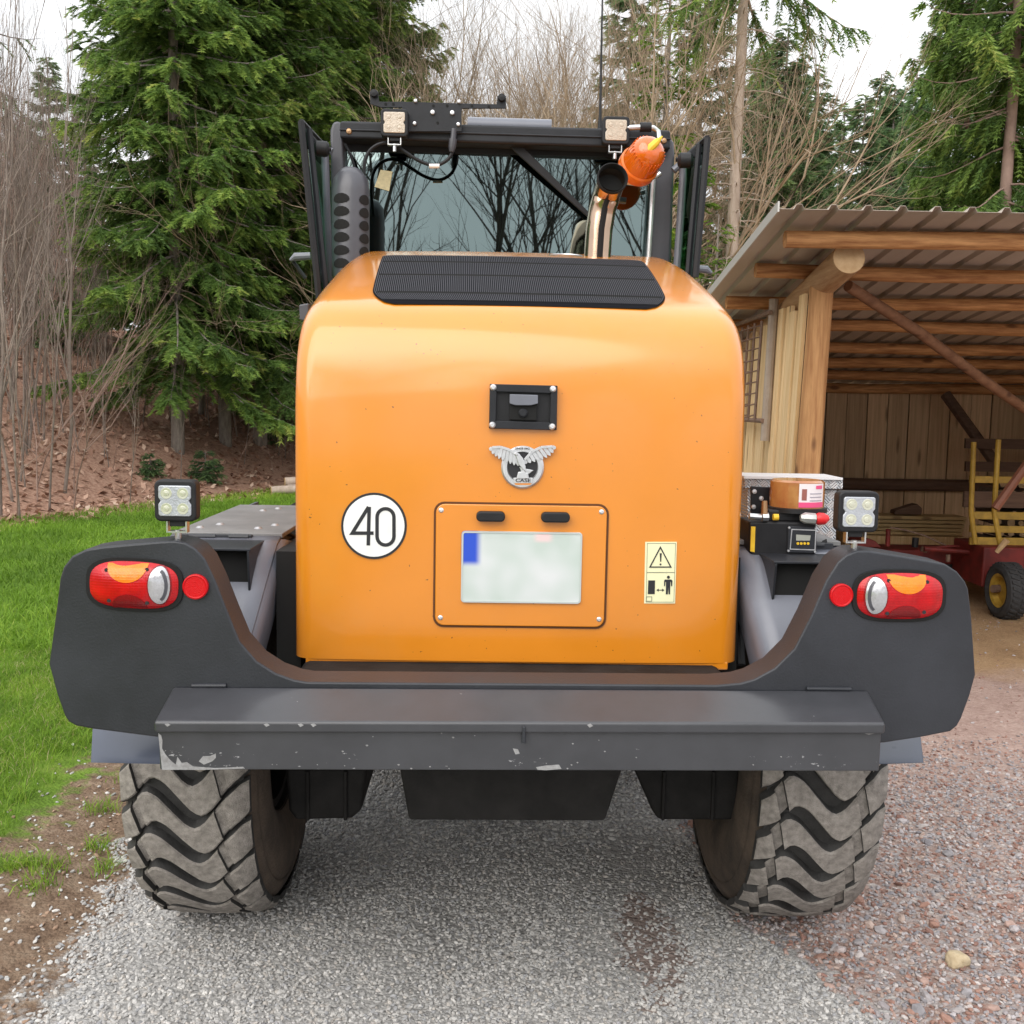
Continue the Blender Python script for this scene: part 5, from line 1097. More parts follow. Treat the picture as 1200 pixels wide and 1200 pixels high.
M['plank_v'] = wood('pale larch plank', (.62,.41,.185), (.86,.65,.375), (14,14,1.0), .22)
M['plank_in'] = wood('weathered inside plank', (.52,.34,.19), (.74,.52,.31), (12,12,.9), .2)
M['log_x'] = wood('peeled log', (.30,.115,.035), (.70,.37,.15), (1.2,12,12), .12)
M['log_y'] = wood('peeled log lengthwise', (.38,.20,.09), (.56,.36,.19), (12,1.2,12), .1)
M['post'] = wood('peeled post', (.34,.155,.055), (.58,.32,.135), (11,11,.9), .08)
M['endgrain'] = mat('log end grain', (.50,.32,.16), .8, c2=(.62,.44,.25), vs=18, bump=.2)
M['dkwood'] = wood('dark beam', (.10,.055,.035), (.17,.10,.065), (1.2,12,12), .15)
M['sheet'] = mat('grey roof sheet', (.42,.36,.305), .55, .2, c2=(.56,.50,.44), vs=2.5, stretch=(1,.3,1), bump=.04, bs=30)
M['boards'] = wood('yellow sawn board', (.44,.31,.14), (.58,.43,.22), (.9,10,10), .15)
M['rust'] = mat('rusty iron', (.16,.10,.075), .8, c2=(.26,.17,.12), vs=20, bump=.2)
M['rednm'] = mat('red machine paint', (.17,.018,.015), .6, var=.35, vs=9)
M['yelm'] = mat('yellow machine paint', (.46,.29,.045), .5, var=.25, vs=12)
M['tyre2'] = mat('old tyre', (.04,.04,.042), .85, var=.3, vs=30)
SX = at(935, 560, 7.05).x          # plank wall line
pt, pb = at(963, 336, 7.0), at(946, 556, 7.0)
slope = (pt-pb)/(pt.z-pb.z); base = pb-slope*pb.z; base.z = 0
shed = empty('open_shed', (base.x, 7.0, 0)); tag(shed, 'open fronted timber shed of logs and pale planks under a grey ribbed metal roof', 'shed')
def bpart(mb, name, m, par=None, **k): return mb.build(name, m, par or shed, **k)
def roof_z(Y): return 2.86-.132*(Y-6.4)
LEAN = slope                        # the side wall leans out a little
def wallx(z, Y=7): return base.x+slope.x*z
mb = MB(); mb.tube([base+Vector((0,0,-.1)), base+slope*1.0, pt], [.088,.084,.078], 20); bpart(mb, 'corner_post', M['post'])
mb = MB(); mb.tube([Vector((6.6,7,-.1)), Vector((6.6,7,roof_z(7)-.3))], [.13,.12], 16); bpart(mb, 'front_post', M['post'])
mb = MB(); mb.tube([Vector((6.6,12.4,-.1)), Vector((6.6,12.4,roof_z(12.4)-.1))], [.12,.11], 12); bpart(mb, 'rear_post', M['post'])
# wall-plate log on the post
ez = at(995, 302, 6.5); r = .098
wp = [ez, Vector((ez.x-.0, 9.5, roof_z(9.5)-.20)), Vector((ez.x-.0, 12.4, roof_z(12.4)-.20))]
wp[0].z = at(995,302,6.5).z
mb = MB(); mb.tube(wp, [r*1.02,r,r*.9], 22); pl_ = bpart(mb, 'wall_plate_log', M['log_y'])
mb = MB(); mb.lathe([(0,-.004),(r*.6,-.004),(r*1.0,-.001),(r*1.0,.003)], ez, (wp[1]-wp[0]), 22); bpart(mb, 'log_end', M['endgrain'], pl_)
mb = MB(); mb.tube([Vector((6.6,6.6,roof_z(6.6)-.16)), Vector((6.6,12.4,roof_z(12.4)-.16))], .1, 14); bpart(mb, 'wall_plate_log', M['log_y'])
# purlins
ends = [(6.40,920,275,.052),(7.18,886,310,.048),(8.05,852,341,.048),(8.9,853,369,.05),(9.8,980,406,.05),(10.6,976,427,.05),(11.4,976,446,.05),(12.25,974,460,.06)]
for i, (Y, px, py, r) in enumerate(ends):
    x0 = at(px, py, Y).x if i < 4 else 1.9; z = roof_z(Y)-.02; pts = []
    for t in np.linspace(0,1,6): pts.append(Vector((x0+(7.6-x0)*t, Y+.015*math.sin(t*7+i), z+.012*math.sin(t*9+i*2)-(.0 if i else .008))))
    mb = MB(); mb.tube(pts, [r*(1+.06*math.sin(k*2+i)) for k in range(6)], 12); bpart(mb, 'purlin', M['log_x'])
# roof sheets, one metre wide each, ribs every 20 cm
rx0 = at(912, 252, 6.1).x
def sheet(x0):
    prof = [(0,0),(.085,0),(.10,.028),(.13,.028),(.145,0),(.2,0)]; mb = MB(); top = []
    for k in range(5): top += [(x0+k*.2+a, b) for a, b in prof[:-1]]
    top.append((x0+1.0, 0)); n = len(top); vs = []
    for Y in (6.08, 8.4, 10.6, 12.7):
        vs += [(x, Y, roof_z(Y)+.052+z) for x, z in top]; vs += [(x, Y, roof_z(Y)+.0495+z) for x, z in top]
    fs = []; W_ = 2*n
    for s in range(3):
        for j in range(n-1):
            a, b = s*W_+j, (s+1)*W_+j; fs.append((a,a+1,b+1,b)); fs.append((a+n+1,a+n,b+n,b+n+1))
    fs += [(j+n, j+n+1, j+1, j) for j in range(n-1)]
    fs += [(j+3*W_, j+1+3*W_, j+n+1+3*W_, j+n+3*W_) for j in range(n-1)]
    mb.add(vs, fs); bpart(mb, 'roof_sheet', M['sheet'], smooth=False)
for k in range(6): sheet(rx0+k*1.0015)
mb = MB(); mb.slab([Vector((rx0-.012,6.07,roof_z(6.07)+.03)),Vector((rx0-.012,12.7,roof_z(12.7)+.03)),Vector((rx0-.012,12.7,roof_z(12.7)+.09)),Vector((rx0-.012,6.07,roof_z(6.07)+.09))], (1,0,0), .01); bpart(mb, 'verge_trim', mat('roof verge metal',(.55,.53,.50),.45,.4))
# side wall: separate upright planks
def plank_mesh(name, w_, t, h, mtl):
    mb = MB(); mb.box(-t/2, t/2, -w_/2, w_/2, 0, h); me = None
    o = mb.build(name, mtl, None, smooth=False); me = o.data; bpy.data.objects.remove(o); WM.pop(o, None) if False else None; return me
pm = plank_mesh('plank', .150, .024, 1.0, M['plank_v'])
Y = 7.16; k = 0
while Y < 12.5:
    h = roof_z(Y)-.17+random.uniform(-.05,.03)-.10*(k % 3 == 1)*random.random(); o = bpy.data.objects.new('plank', pm); col.objects.link(o); o.parent = shed
    off = .014*(k % 2)+random.uniform(0,.008); xw = base.x-.065-off
    o.location = (xw-base.x, Y-7, .05); o.scale = (1, 1, h-.05); o.rotation_euler = (random.uniform(-.006,.006), math.atan(slope.x), random.uniform(-.03,.03)); Y += .164+random.uniform(-.006,.008); k += 1
a = [Vector((wallx(z)-.045,y,z)) for y, z in ((7.1,.05),(12.45,.05),(12.45,roof_z(12.45)-.25),(7.1,roof_z(7.1)-.25))]; mb = MB(); mb.slab(a, (1,0,0), .004); bpart(mb, 'plank_gap_shade', M['void'])  # black sheet added behind the boards so their gaps read as shade
mb = MB()
for z in (.6,1.5): mb.tube([Vector((wallx(z)+.01,7.1,z)), Vector((wallx(z)+.01,12.4,z))], .045, 8)
bpart(mb, 'wall_rail', M['log_y'])
# back wall planks
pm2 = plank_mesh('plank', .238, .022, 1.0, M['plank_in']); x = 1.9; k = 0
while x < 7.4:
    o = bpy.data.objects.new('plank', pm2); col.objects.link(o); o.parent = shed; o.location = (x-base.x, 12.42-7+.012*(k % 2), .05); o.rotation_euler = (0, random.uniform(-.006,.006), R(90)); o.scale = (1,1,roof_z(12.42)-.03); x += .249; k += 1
mb = MB(); mb.box(1.92, 6.7, 12.46, 12.47, 0, roof_z(12.45)-.0); bpart(mb, 'seam_shade_sheet', M['void'])  # made-up black sheet: darkens the seams and keeps daylight out
# right wall planks
for j in range(22):
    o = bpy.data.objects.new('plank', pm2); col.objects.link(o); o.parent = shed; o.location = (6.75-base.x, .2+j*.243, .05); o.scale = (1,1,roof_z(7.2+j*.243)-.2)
a, b = at(975, 566, 12.32), at(1150, 577, 12.32)
mb = MB(); mb.tube([Vector((1.95,12.33,a.z)), Vector((4.3,12.33,a.z-.01)), Vector((6.6,12.33,a.z))], .075, 10); bpart(mb, 'back_rail', M['dkwood'])
# braces
a = at(994, 335, 7.06); b = at(1205, 482, 8.3); mb = MB(); mb.tube([a, a.lerp(b,.35)+Vector((0,0,.02)), a.lerp(b,.7), b.lerp(a,-.3)], [.038,.040,.039,.037], 12); bpart(mb, 'brace', wood('brown brace log',(.18,.078,.038),(.30,.15,.078),(3,6,6)))
a = at(1108, 462, 12.0); b = at(1170, 548, 11.5); mb = MB(); mb.tube([a, b], .06, 10); bpart(mb, 'brace', M['dkwood'])
mb = MB(); a = at(1130, 512, 12.2); b = at(1240, 512, 12.2)
# a rake of iron bars hung on the plank wall
def rack():
    Yn, Yf = 7.72, 9.3; x = base.x-.13
    q = at(901, 350, Yn); q2 = at(899, 512, Yn)
    rt = empty('iron_rack', (x, Yn, q2.z)); tag(rt, 'rusty iron rack of thin bars with wooden poles hung on the plank wall', 'rack')
    xx = lambda z: x+slope.x*z
    mb = MB(); mb.tube([Vector((xx(q2.z),Yn,q2.z-.03)), Vector((xx(q.z),Yn+.03,q.z))], .034, 10); mb.build('pole', mat('grey old pole',(.30,.24,.19),.8,c2=(.42,.35,.28),vs=8), rt)
    z0, z1 = q2.z+.12, q.z-.1
    mb = MB(); mb.tube([Vector((xx(z0),Yf,z0-.1)), Vector((xx(z1),Yf,z1))], .03, 10); mb.build('pole', M['rust'], rt)
    for z in (z0, z1+.0): 
        mb = MB(); mb.tube([Vector((xx(z)-.03,Yn-.02,z)), Vector((xx(z)-.03,Yf+.02,z))], .018, 8); mb.build('rail', M['rust'], rt)
    for k in range(7):
        Yk = Yn+.16+(Yf-Yn-.25)*k/6; mb = MB(); mb.tube([Vector((xx(z0)-.05,Yk,z0)), Vector((xx(z1)-.05,Yk,z1-.05))], .011, 6); mb.build('bar', M['rust'], rt)
    tm = MB(); tm.tube([Vector((0,0,0)), Vector((-.10,-.02,-.025))], .006, 5); t0 = tm.build('tine', M['rust'], rt, xf=Matrix()); first = True
    for k in range(7):
        for j in range(9):
            Yk = Yn+.16+(Yf-Yn-.25)*k/6; z = z0+(z1-z0)*(j+.5)/9.5; o = t0 if first else t0.copy()
            if not first: col.objects.link(o); o.parent = rt
            first = False; o.location = (xx(z)-.05-x, Yk-Yn, z-q2.z)
rack()
# ---- things stored in the shed
def wagon():
    W = lambda a, b, Y: at(a, b, Y)
    wb = at(1178, 716, 8.9); root = empty('yellow_wagon', (wb.x, 8.9, 0)); tag(root, 'yellow stake wagon with red chassis loaded with firewood inside the shed', 'wagon')
    B = lambda mb, n, m, **k: mb.build(n, m, k.pop('par', root), **k)
    for pts, Y in (([(1141,518),(1138,600),(1143,637)],9.3),([(1170,515),(1165,600),(1172,638)],9.0),([(1246,508),(1240,600),(1246,640)],8.9)):
        s = [W(x, y, Y) for x, y in pts]; mb = MB(); mb.tube(s, .023, 10); B(mb, 'stake', M['yelm'])
    for y, h in ((560,.045),(602,.05),(618,.045),(632,.05)):
        a, b = W(1137, y, 9.36), W(1290, y+2, 9.36); mb = MB(); mb.box(a.x, b.x, 9.36, 9.39, a.z-h, a.z+h*.4); B(mb, 'side_rail', M['yelm'], bevel=.004)
    for k, (y, h) in enumerate(((585,.075),)):
        a, b = W(1130, y, 9.42), W(1290, y, 9.42); mb = MB(); mb.box(a.x, b.x, 9.42, 9.46, a.z-h, a.z+h); B(mb, 'dark_board', M['dkwood'], bevel=.004)
    for y in (518,545):
        a, b = W(1132, y, 11.4), W(1330, y, 11.4); mb = MB(); mb.box(a.x, b.x, 11.4, 11.44, a.z-.07, a.z+.04); B(mb, 'rear_rail', M['dkwood'])
    a, b = W(1150, 640, 9.25), W(1300, 690, 9.25); mb = MB(); mb.box(a.x, b.x, 9.2, 9.85, b.z, a.z); B(mb, 'wagon_bed', M['rednm'], bevel=.02)
    a, b = W(1166, 596, 8.85), W(1215, 528, 8.85); mb = MB(); mb.tube([a, b], .04, 8); B(mb, 'diagonal_brace', mat('brown red brace',(.26,.10,.06),.6,var=.2))
    a, b = W(1168, 647, 8.95), W(1180, 633, 8.9); mb = MB(); mb.tube([a, b], [.02,.03], 10); B(mb, 'drawbar_pin', M['endgrain'])
    # wheels with yellow rims
    def wheel_(cx, cy, Y, r, wd, ang):
        c = W(cx, cy, Y); ax = Vector((math.cos(ang), math.sin(ang), 0)); c.z = r+height(c.x, c.y)
        mb = MB(); mb.lathe([(r*.62,-wd*.42),(r*.8,-wd*.5),(r*.95,-wd*.42),(r,-wd*.3),(r,wd*.3),(r*.95,wd*.42),(r*.8,wd*.5),(r*.62,wd*.42)], c, ax, 36); t = B(mb, 'wheel', M['tyre2'])
        lug = MB()
        for k in range(30):
            a = 2*math.pi*k/30; u = Vector((-ax.y, ax.x, 0)); e = u*math.cos(a)+Vector((0,0,1))*math.sin(a); tt = -u*math.sin(a)+Vector((0,0,1))*math.cos(a)
            for s_, sk in ((-1,.012),(1,-.012)):
                p = c+e*(r-.002); pp = [p+ax*s_*wd*.05+tt*(sk-.012), p+ax*s_*wd*.36+tt*(-sk-.012), p+ax*s_*wd*.36+tt*(-sk+.012), p+ax*s_*wd*.05+tt*(sk+.012)]; lug.slab(pp, e, .010)
        lug.build('wheel_tread', M['tyre2'], t, smooth=False)
        mb = MB(); mb.lathe([(r*.62,-wd*.40),(r*.52,-wd*.36),(r*.48,-wd*.1),(r*.2,-wd*.16),(0,-wd*.16)], c, ax, 28); mb.build('rim', M['yelm'], t)
    wheel_(1180, 690, 8.9, .245, .20, R(2)); wheel_(1320, 690, 10.5, .245, .2, R(2))
    mb = MB(); mb.tube([Vector((wb.x-.1,8.95,.25)), Vector((wb.x+1.4,9.4,.25))], .035, 10); B(mb, 'axle', M['rust'])
    # split logs in the wagon: one mesh object each
    lm = None; n = 0
    for row in range(7):
        for k in range(9):
            x = W(1172,600,9.6).x+k*.105+random.uniform(-.02,.02); z = W(1160,640,9.6).z+.04+row*.092
            r = random.uniform(.028,.046); mb = MB(); m_ = 7; vs = [(r*math.cos(6.283*j/m_)*random.uniform(.8,1.1), 0, r*math.sin(6.283*j/m_)*random.uniform(.8,1.1)) for j in range(m_)]
            mb.add(vs+[(a,.4,c) for a,b,c in vs], [tuple(range(m_)), tuple(range(2*m_-1,m_-1,-1))]+[(j,j+m_,(j+1)%m_+m_,(j+1)%m_) for j in range(m_)], 1)
            mb.m[0] = 0
            o = mb.build('split_log', [M['endgrain'], M['bark']], None, smooth=False, xf=Matrix())
            o.location = (x, 9.6+random.uniform(-.05,.05), z); o.rotation_euler = (0, random.uniform(0,6), random.uniform(-.1,.1))
            tag(o, 'split firewood log stacked behind the yellow wagon rails', 'log', 'firewood logs in the wagon')
M['bark'] = mat('bark', (.10,.075,.055), .9, c2=(.20,.155,.12), vs=12, stretch=(2,2,.5), bump=.6, bs=18)
wagon()
def boards():
    lab = ['topmost of the yellow boards stacked along the shed back wall', 'second yellow board from the top of the stack along the shed back wall', 'middle yellow board of the stack along the shed back wall', 'second yellow board from the bottom of the stack by the back wall', 'lowest yellow board of the stack along the shed back wall']
    for k in range(5):
        a, b = at(1020+2*k, 604.5+k*4.9, 11.2), at(1133, 607+k*4.9, 11.2); mb = MB(); mb.box(a.x-.3, b.x, 11.2+.03*k, 11.5, a.z-.033, a.z+.003)
        o = mb.build('board', M['boards'], None, bevel=.003); tag(o, lab[k], 'board', 'boards stacked in the shed')
    a, b = at(1022, 633, 11.25), at(1132, 634, 11.25); mb = MB(); mb.box(a.x-.3, b.x, 11.25, 11.6, a.z-.09, a.z+.05); o = mb.build('timber_baulk', M['plank_v'], None, bevel=.005); tag(o, 'thick pale timber baulk lying under the yellow board stack', 'timber')
    a, b = at(1053, 602, 11.1), at(1086, 597, 11.1); mb = MB(); mb.prism([(a.x,a.z-.02),(b.x,a.z-.02),(b.x,b.z+.0),(b.x-.06,b.z+.05),(a.x,a.z+.02)], 11.22, 11.36); o = mb.build('dark_block', M['dkwood'], None, bevel=.01); tag(o, 'dark wooden wedge block lying on top of the yellow board stack', 'block')
    # supports
    for x in (3.3, 4.6):
        mb = MB(); mb.box(x, x+.12, 11.25, 11.55, -.02, at(1060,640,11.25).z-.0); o = mb.build('timber_bearer', M['dkwood'], None); tag(o, 'dark bearer block under the board stack, %s end' % ('near' if x < 4 else 'wagon'), 'block')
boards()
def tedder():
    root = empty('hay_tedder', (at(1060,690,9.6).x, 9.6, 0)); tag(root, 'red hay machine with tubular frame standing in front of the board stack', 'farm machine')
    B = lambda mb, n, m, **k: mb.build(n, m, root, **k)
    T = lambda pts, Y, r, n, m=None: B(MB().tube([at(x, y, Y) for x, y in pts], r, 10), n, m or M['rednm'])
    a, b = at(1010, 643, 9.9), at(1128, 662, 9.9); mb = MB(); mb.box(a.x, b.x, 9.9, 10.3, b.z, a.z); B(mb, 'gear_beam', M['rednm'], bevel=.02)
    pts = [at(x, y, 9.7) for x, y in ((1002,641),(1006,634),(1018,631),(1026,634),(1034,642))]; mb = MB(); mb.slab(pts, (0,1,0), .3); B(mb, 'guard', M['rednm'], bevel=.01)
    T([(1083,643),(1152,648)], 9.5, .022, 'drawbar'); T([(1086,648),(1090,642),(1118,640),(1140,641),(1147,645)], 9.7, .014, 'stay'); T([(1040,640),(1041,620)], 9.8, .022, 'lever')
    T([(1043,618),(1060,621),(1082,627),(1108,639)], 9.7, .009, 'control_rod', M['rust']); T([(1152,648),(1163,648)], 9.5, .014, 'hitch_pin', M['steel']); T([(1154,652),(1163,660)], 9.5, .008, 'hitch_clip', M['steel'])
    T([(1073,630),(1072,641)], 9.65, .03, 'gear_post', M['black']); T([(1080,643),(1086,645)], 9.6, .028, 'coupling', M['rust'])
    T([(1141,640),(1150,668)], 9.5, .018, 'support_leg'); T([(1111,650),(1111,658)], 9.5, .02, 'joint', M['rust'])
    for k in range(5): T([(1122+3*k,652+6*k),(1136,652+6*k)], 10.2, .01, 'tine_arm', M['rust'])
    mb = MB(); c = at(1075,660,10.1)
    for x in (3.6,4.3): B(MB().lathe([(.10,-.06),(.19,-.07),(.21,-.03),(.21,.03),(.19,.07),(.10,.06)], (x,10.1,.21), (1,0,0), 24), 'wheel', M['tyre2'])
    T([(1035,655),(1040,700)], 10.1, .03, 'support_leg'); T([(1100,655),(1098,700)], 10.1, .03, 'support_leg')
tedder()
# ================================================================== TREES
def tubes_np(lines):
    """lines: list of (pts (k,3), radii (k,), sides)"""
    V, F, o = [], [], 0
    for P, r, n in lines:
        k = len(P); T = np.gradient(P, axis=0); T /= np.linalg.norm(T, axis=1, keepdims=True)+1e-9
        a = np.where(np.abs(T[:, 2:3]) < .9, [[0,0,1.]], [[1.,0,0]]); U = np.cross(T, a); U /= np.linalg.norm(U, axis=1, keepdims=True)+1e-9; W = np.cross(T, U)
        th = np.arange(n)*2*np.pi/n; ring = P[:,None]+(U[:,None]*np.cos(th)[None,:,None]+W[:,None]*np.sin(th)[None,:,None])*r[:,None,None]
        V.append(ring.reshape(-1,3)); i = np.arange(k-1)[:,None]*n; j = np.arange(n)[None]; j2 = (j+1) % n
        F.append(np.stack([i+j, i+j2, i+n+j2, i+n+j], -1).reshape(-1,4)+o); o += k*n
    return np.concatenate(V), np.concatenate(F)
M['bark_s'] = mat('spruce bark', (.14,.115,.098), .9, c2=(.29,.25,.22), vs=5, stretch=(3,3,.8), bump=.7, bs=14)
M['bark_p'] = mat('pale pine bark', (.33,.255,.20), .9, c2=(.47,.38,.31), vs=4, stretch=(3,3,1), bump=.6, bs=12)
M['bark_b'] = mat('brown twig bark', (.23,.145,.115), .9, c2=(.37,.26,.21), vs=2, rnd=.25)
M['bark_g'] = mat('grey sapling bark', (.125,.097,.082), .9, c2=(.31,.25,.21), vs=3, rnd=.2)
M['bark_t'] = mat('light tan twig bark', (.32,.235,.155), .9, c2=(.48,.37,.26), vs=2, rnd=.15)
M['bark_d'] = mat('dark bark', (.05,.04,.034), .9, c2=(.10,.08,.066), vs=3)
NG = [(0,(0.075,0.137,0.039)),(.4,(0.156,0.259,0.061)),(.75,(0.290,0.407,0.089)),(1,(0.461,0.508,0.141))]
NL = [(0,(.07,.14,.022)),(.4,(.15,.27,.034)),(.75,(.26,.39,.05)),(1,(.40,.46,.09))]
NB = [(0,(0.086,0.149,0.068)),(.4,(0.151,0.250,0.107)),(.75,(0.242,0.361,0.140)),(1,(0.364,0.468,0.184))]
M['needle'] = leafmat('spruce needles', NG, .4, rnd=.2); M['needle_l'] = leafmat('fresh light needles', NL, .4, rnd=.15); M['needle_b'] = leafmat('far dark needles', NB, .38, rnd=.22)
def spruce_mesh(seed, H, cb, rmax, nb, density=1.0, droop=.35, needle='needle', trunk_r=.16, spray=.105, dead=0, bark='bark_s', gap=.12, hang=.5, shape=.75):
    rg = np.random.default_rng(seed); lines = []
    zt = np.linspace(-.4, H, 10); wob = np.cumsum(rg.normal(0,.02,(10,2)),0); tr = np.column_stack([wob, zt]); lines.append((tr, trunk_r*(1-zt.clip(0)/H*.92)+.012, 9))
    q_base, q_dir, q_len, q_t = [], [], [], []
    for i in range(nb):
        f = rg.uniform(0,1)**1.08; z = cb+(H-cb)*f; 
        if rg.uniform() < gap: continue
        Lb = rmax*((1-f)**shape)*rg.uniform(.6,1.12)+.22; az = rg.uniform(0,6.283); up = .55*f-.12+rg.normal(0,.08)
        k = 7; s = np.linspace(0,1,k); out = np.array([math.cos(az), math.sin(az)]); P = np.zeros((k,3)); x0 = np.array([np.interp(z,zt,tr[:,0]), np.interp(z,zt,tr[:,1])])
        P[:,:2] = x0+out*(s*Lb)[:,None]+rg.normal(0,.02,(k,2))*s[:,None]; P[:,2] = z+Lb*(up*s-droop*1.5*s**1.5*(1-f*.7)+droop*.8*s**3)
        lines.append((P, np.linspace(.012+.010*Lb,.004,k), 4))
        nt = max(4, int(Lb*15*density)); ss = rg.uniform(.03,1,nt)**.85; tl = (.20+.30*Lb**.7*(1-ss)**.6)*rg.uniform(.6,1.2,nt)
        sd = rg.choice([-1,1],nt); base = np.stack([np.interp(ss,s,P[:,c]) for c in range(3)],-1)
        lat = np.array([-out[1],out[0],0]); fw = np.array([out[0],out[1],0]); ang = rg.uniform(.35,1.1,nt); dirs = fw*np.cos(ang)[:,None]+lat*(np.sin(ang)*sd)[:,None]
        dirs[:,2] += rg.normal(-hang*.8,.25,nt)*(1-.5*f); dirs /= np.linalg.norm(dirs,axis=1,keepdims=True)
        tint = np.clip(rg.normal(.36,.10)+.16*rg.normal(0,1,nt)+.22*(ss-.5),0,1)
        m = np.maximum(2,(tl/(spray*.36)).astype(int))
        for a in range(int(m.max())):
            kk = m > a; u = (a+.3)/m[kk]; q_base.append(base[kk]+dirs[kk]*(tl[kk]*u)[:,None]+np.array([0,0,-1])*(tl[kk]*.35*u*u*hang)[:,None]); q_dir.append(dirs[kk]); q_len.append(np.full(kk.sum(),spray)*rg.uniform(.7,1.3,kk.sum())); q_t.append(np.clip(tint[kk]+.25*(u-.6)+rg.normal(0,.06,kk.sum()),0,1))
    for i in range(dead):
        z = rg.uniform(.12,1)*cb; az = rg.uniform(0,6.283); Lb = rg.uniform(.4,1.7); k = 6; s = np.linspace(0,1,k); P = np.zeros((k,3)); P[:,0] = math.cos(az)*s*Lb; P[:,1] = math.sin(az)*s*Lb; P[:,:2] += rg.normal(0,.03,(k,2))*s[:,None]; P[:,2] = z+Lb*(.15*s-.45*s**2)
        lines.append((P, np.linspace(.014,.003,k), 4))
        for j in range(3):
            t = rg.uniform(.35,.95); b = np.array([np.interp(t,s,P[:,c]) for c in range(3)]); d = np.array([math.cos(az+rg.normal(0,.8)), math.sin(az+rg.normal(0,.8)), rg.normal(-.3,.2)]); lines.append((np.stack([b,b+d*.15,b+d*.32+[0,0,-.03]]), np.array([.005,.004,.002]), 3))
    tv, tf = tubes_np(lines)
    B, D, Ln, T = np.concatenate(q_base), np.concatenate(q_dir), np.concatenate(q_len), np.concatenate(q_t)
    # each needle spray: a forward leaf and two side leaves of the twig
    Bs, Ds, Ls, Ts = [], [], [], []
    side = np.cross(D, [0,0,1.]); side /= np.linalg.norm(side,axis=1,keepdims=True)+1e-6
    for w_ in (-1.0,-.5,.5,1.0,0):
        d = D+side*(w_+rg.normal(0,.25,len(D)))[:,None]+rg.normal(0,.22,(len(D),3)); d /= np.linalg.norm(d,axis=1,keepdims=True); Bs.append(B); Ds.append(d); Ls.append(Ln*(1 if w_ else .9)); Ts.append(np.clip(T+rg.normal(0,.05,len(T)),0,1))
    B, D, Ln, T = map(np.concatenate, (Bs, Ds, Ls, Ts)); n = len(B)
    rnd = rg.normal(0,1,(n,3)); W = np.cross(D, rnd); W /= np.linalg.norm(W,axis=1,keepdims=True)+1e-6; w_ = (Ln*.075)[:,None]
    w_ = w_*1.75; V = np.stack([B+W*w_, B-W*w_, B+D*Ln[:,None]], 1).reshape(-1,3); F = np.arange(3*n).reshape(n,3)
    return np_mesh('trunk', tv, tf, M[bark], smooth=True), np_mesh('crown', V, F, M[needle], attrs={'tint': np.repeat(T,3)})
def grow(rg, lines, p, d, r, L, lev, maxlev, spread, kids, up, wander=.16):
    k = 5 if lev < 2 else 4; P = [p]; dd = d.copy()
    for i in range(k-1):
        dd = dd+rg.normal(0,wander,3)+np.array([0,0,up*.12]); dd /= np.linalg.norm(dd); P.append(P[-1]+dd*L/(k-1))
    P = np.array(P); r1 = r*(.45 if lev < maxlev else .3); rad = np.linspace(r,r1,k); lines.append((P, rad, 7 if lev == 0 else (5 if lev == 1 else 3)))
    if lev >= maxlev: return
    n = kids[min(lev,len(kids)-1)]
    for j in range(n):
        t = rg.uniform(.25 if lev else .35,1) if j < n-1 else 1.0; x = t*(k-1); i = min(int(x),k-2); b = P[i]+(P[i+1]-P[i])*(x-i); T = P[i+1]-P[i]; T = T/np.linalg.norm(T)
        a = rg.normal(0,1,3); a -= T*a.dot(T); a /= np.linalg.norm(a)+1e-6; an = rg.uniform(.35,.9)*spread if j < n-1 else .15; nd = T*math.cos(an)+a*math.sin(an)+np.array([0,0,up*.25]); nd /= np.linalg.norm(nd)
        rr = np.interp(x, range(k), rad)*rg.uniform(.5,.75); grow(rg, lines, b, nd, rr, L*rg.uniform(.45,.8)*(1.05-.35*t), lev+1, maxlev, spread, kids, up, wander)
def bare_mesh(seed, H, r, stems=1, maxlev=4, kids=(7,5,4,3), spread=1.0, up=.5, fan=.35, bark='bark_b', wander=.13):
    rg = np.random.default_rng(seed); tr, br = [], []
    for s in range(stems):
        d = np.array([rg.normal(0,fan),rg.normal(0,fan),1.]); d /= np.linalg.norm(d); ln = []
        grow(rg, ln, np.array([rg.normal(0,.05*stems**.5),rg.normal(0,.05*stems**.5),-.2]), d, r*rg.uniform(.6,1), H*rg.uniform(.5,.68), 0, maxlev, spread, kids, up, wander)
        tr.append(ln[0]); br += ln[1:]
    tv, tf = tubes_np(tr); bv, bf = tubes_np(br); return np_mesh('trunk', tv, tf, M[bark], smooth=True), np_mesh('crown', bv, bf, M[bark], smooth=True)
def tree(name, meshes, x, y, label, cat='tree', group=None, s=1, rz=None, parts=('trunk','crown'), lean=(0,0)):
    root = empty(name, (x, y, float(height(x,y)))); root.rotation_euler = (lean[0], lean[1], random.uniform(0,6.28) if rz is None else rz); root.scale = (s,s,s*random.uniform(.95,1.06)); tag(root, label, cat, group)
    for nme, me in zip(parts, meshes):
        o = bpy.data.objects.new(nme, me); col.objects.link(o); o.parent = root
    return root
SP = [spruce_mesh(11,19,1.7,2.3,300,1.5,trunk_r=.125,gap=.14,shape=.45,hang=.7,droop=.5), spruce_mesh(12,20,1.9,2.6,290,1.25,trunk_r=.13,gap=.12,shape=.45,hang=.7,droop=.45), spruce_mesh(13,21,2.8,2.8,270,1.15,shape=.45,hang=.6)]
SB = [spruce_mesh(21,14,.8,2.6,200,1.1,needle='needle_b',spray=.19,hang=.6), spruce_mesh(22,16,2.5,2.9,200,1.05,needle='needle_b',spray=.2,hang=.9)]
SW = spruce_mesh(31,19,1.5,2.3,220,1.25,droop=.6,hang=1.5,gap=.2,spray=.15,shape=.5,bark='bark_b')
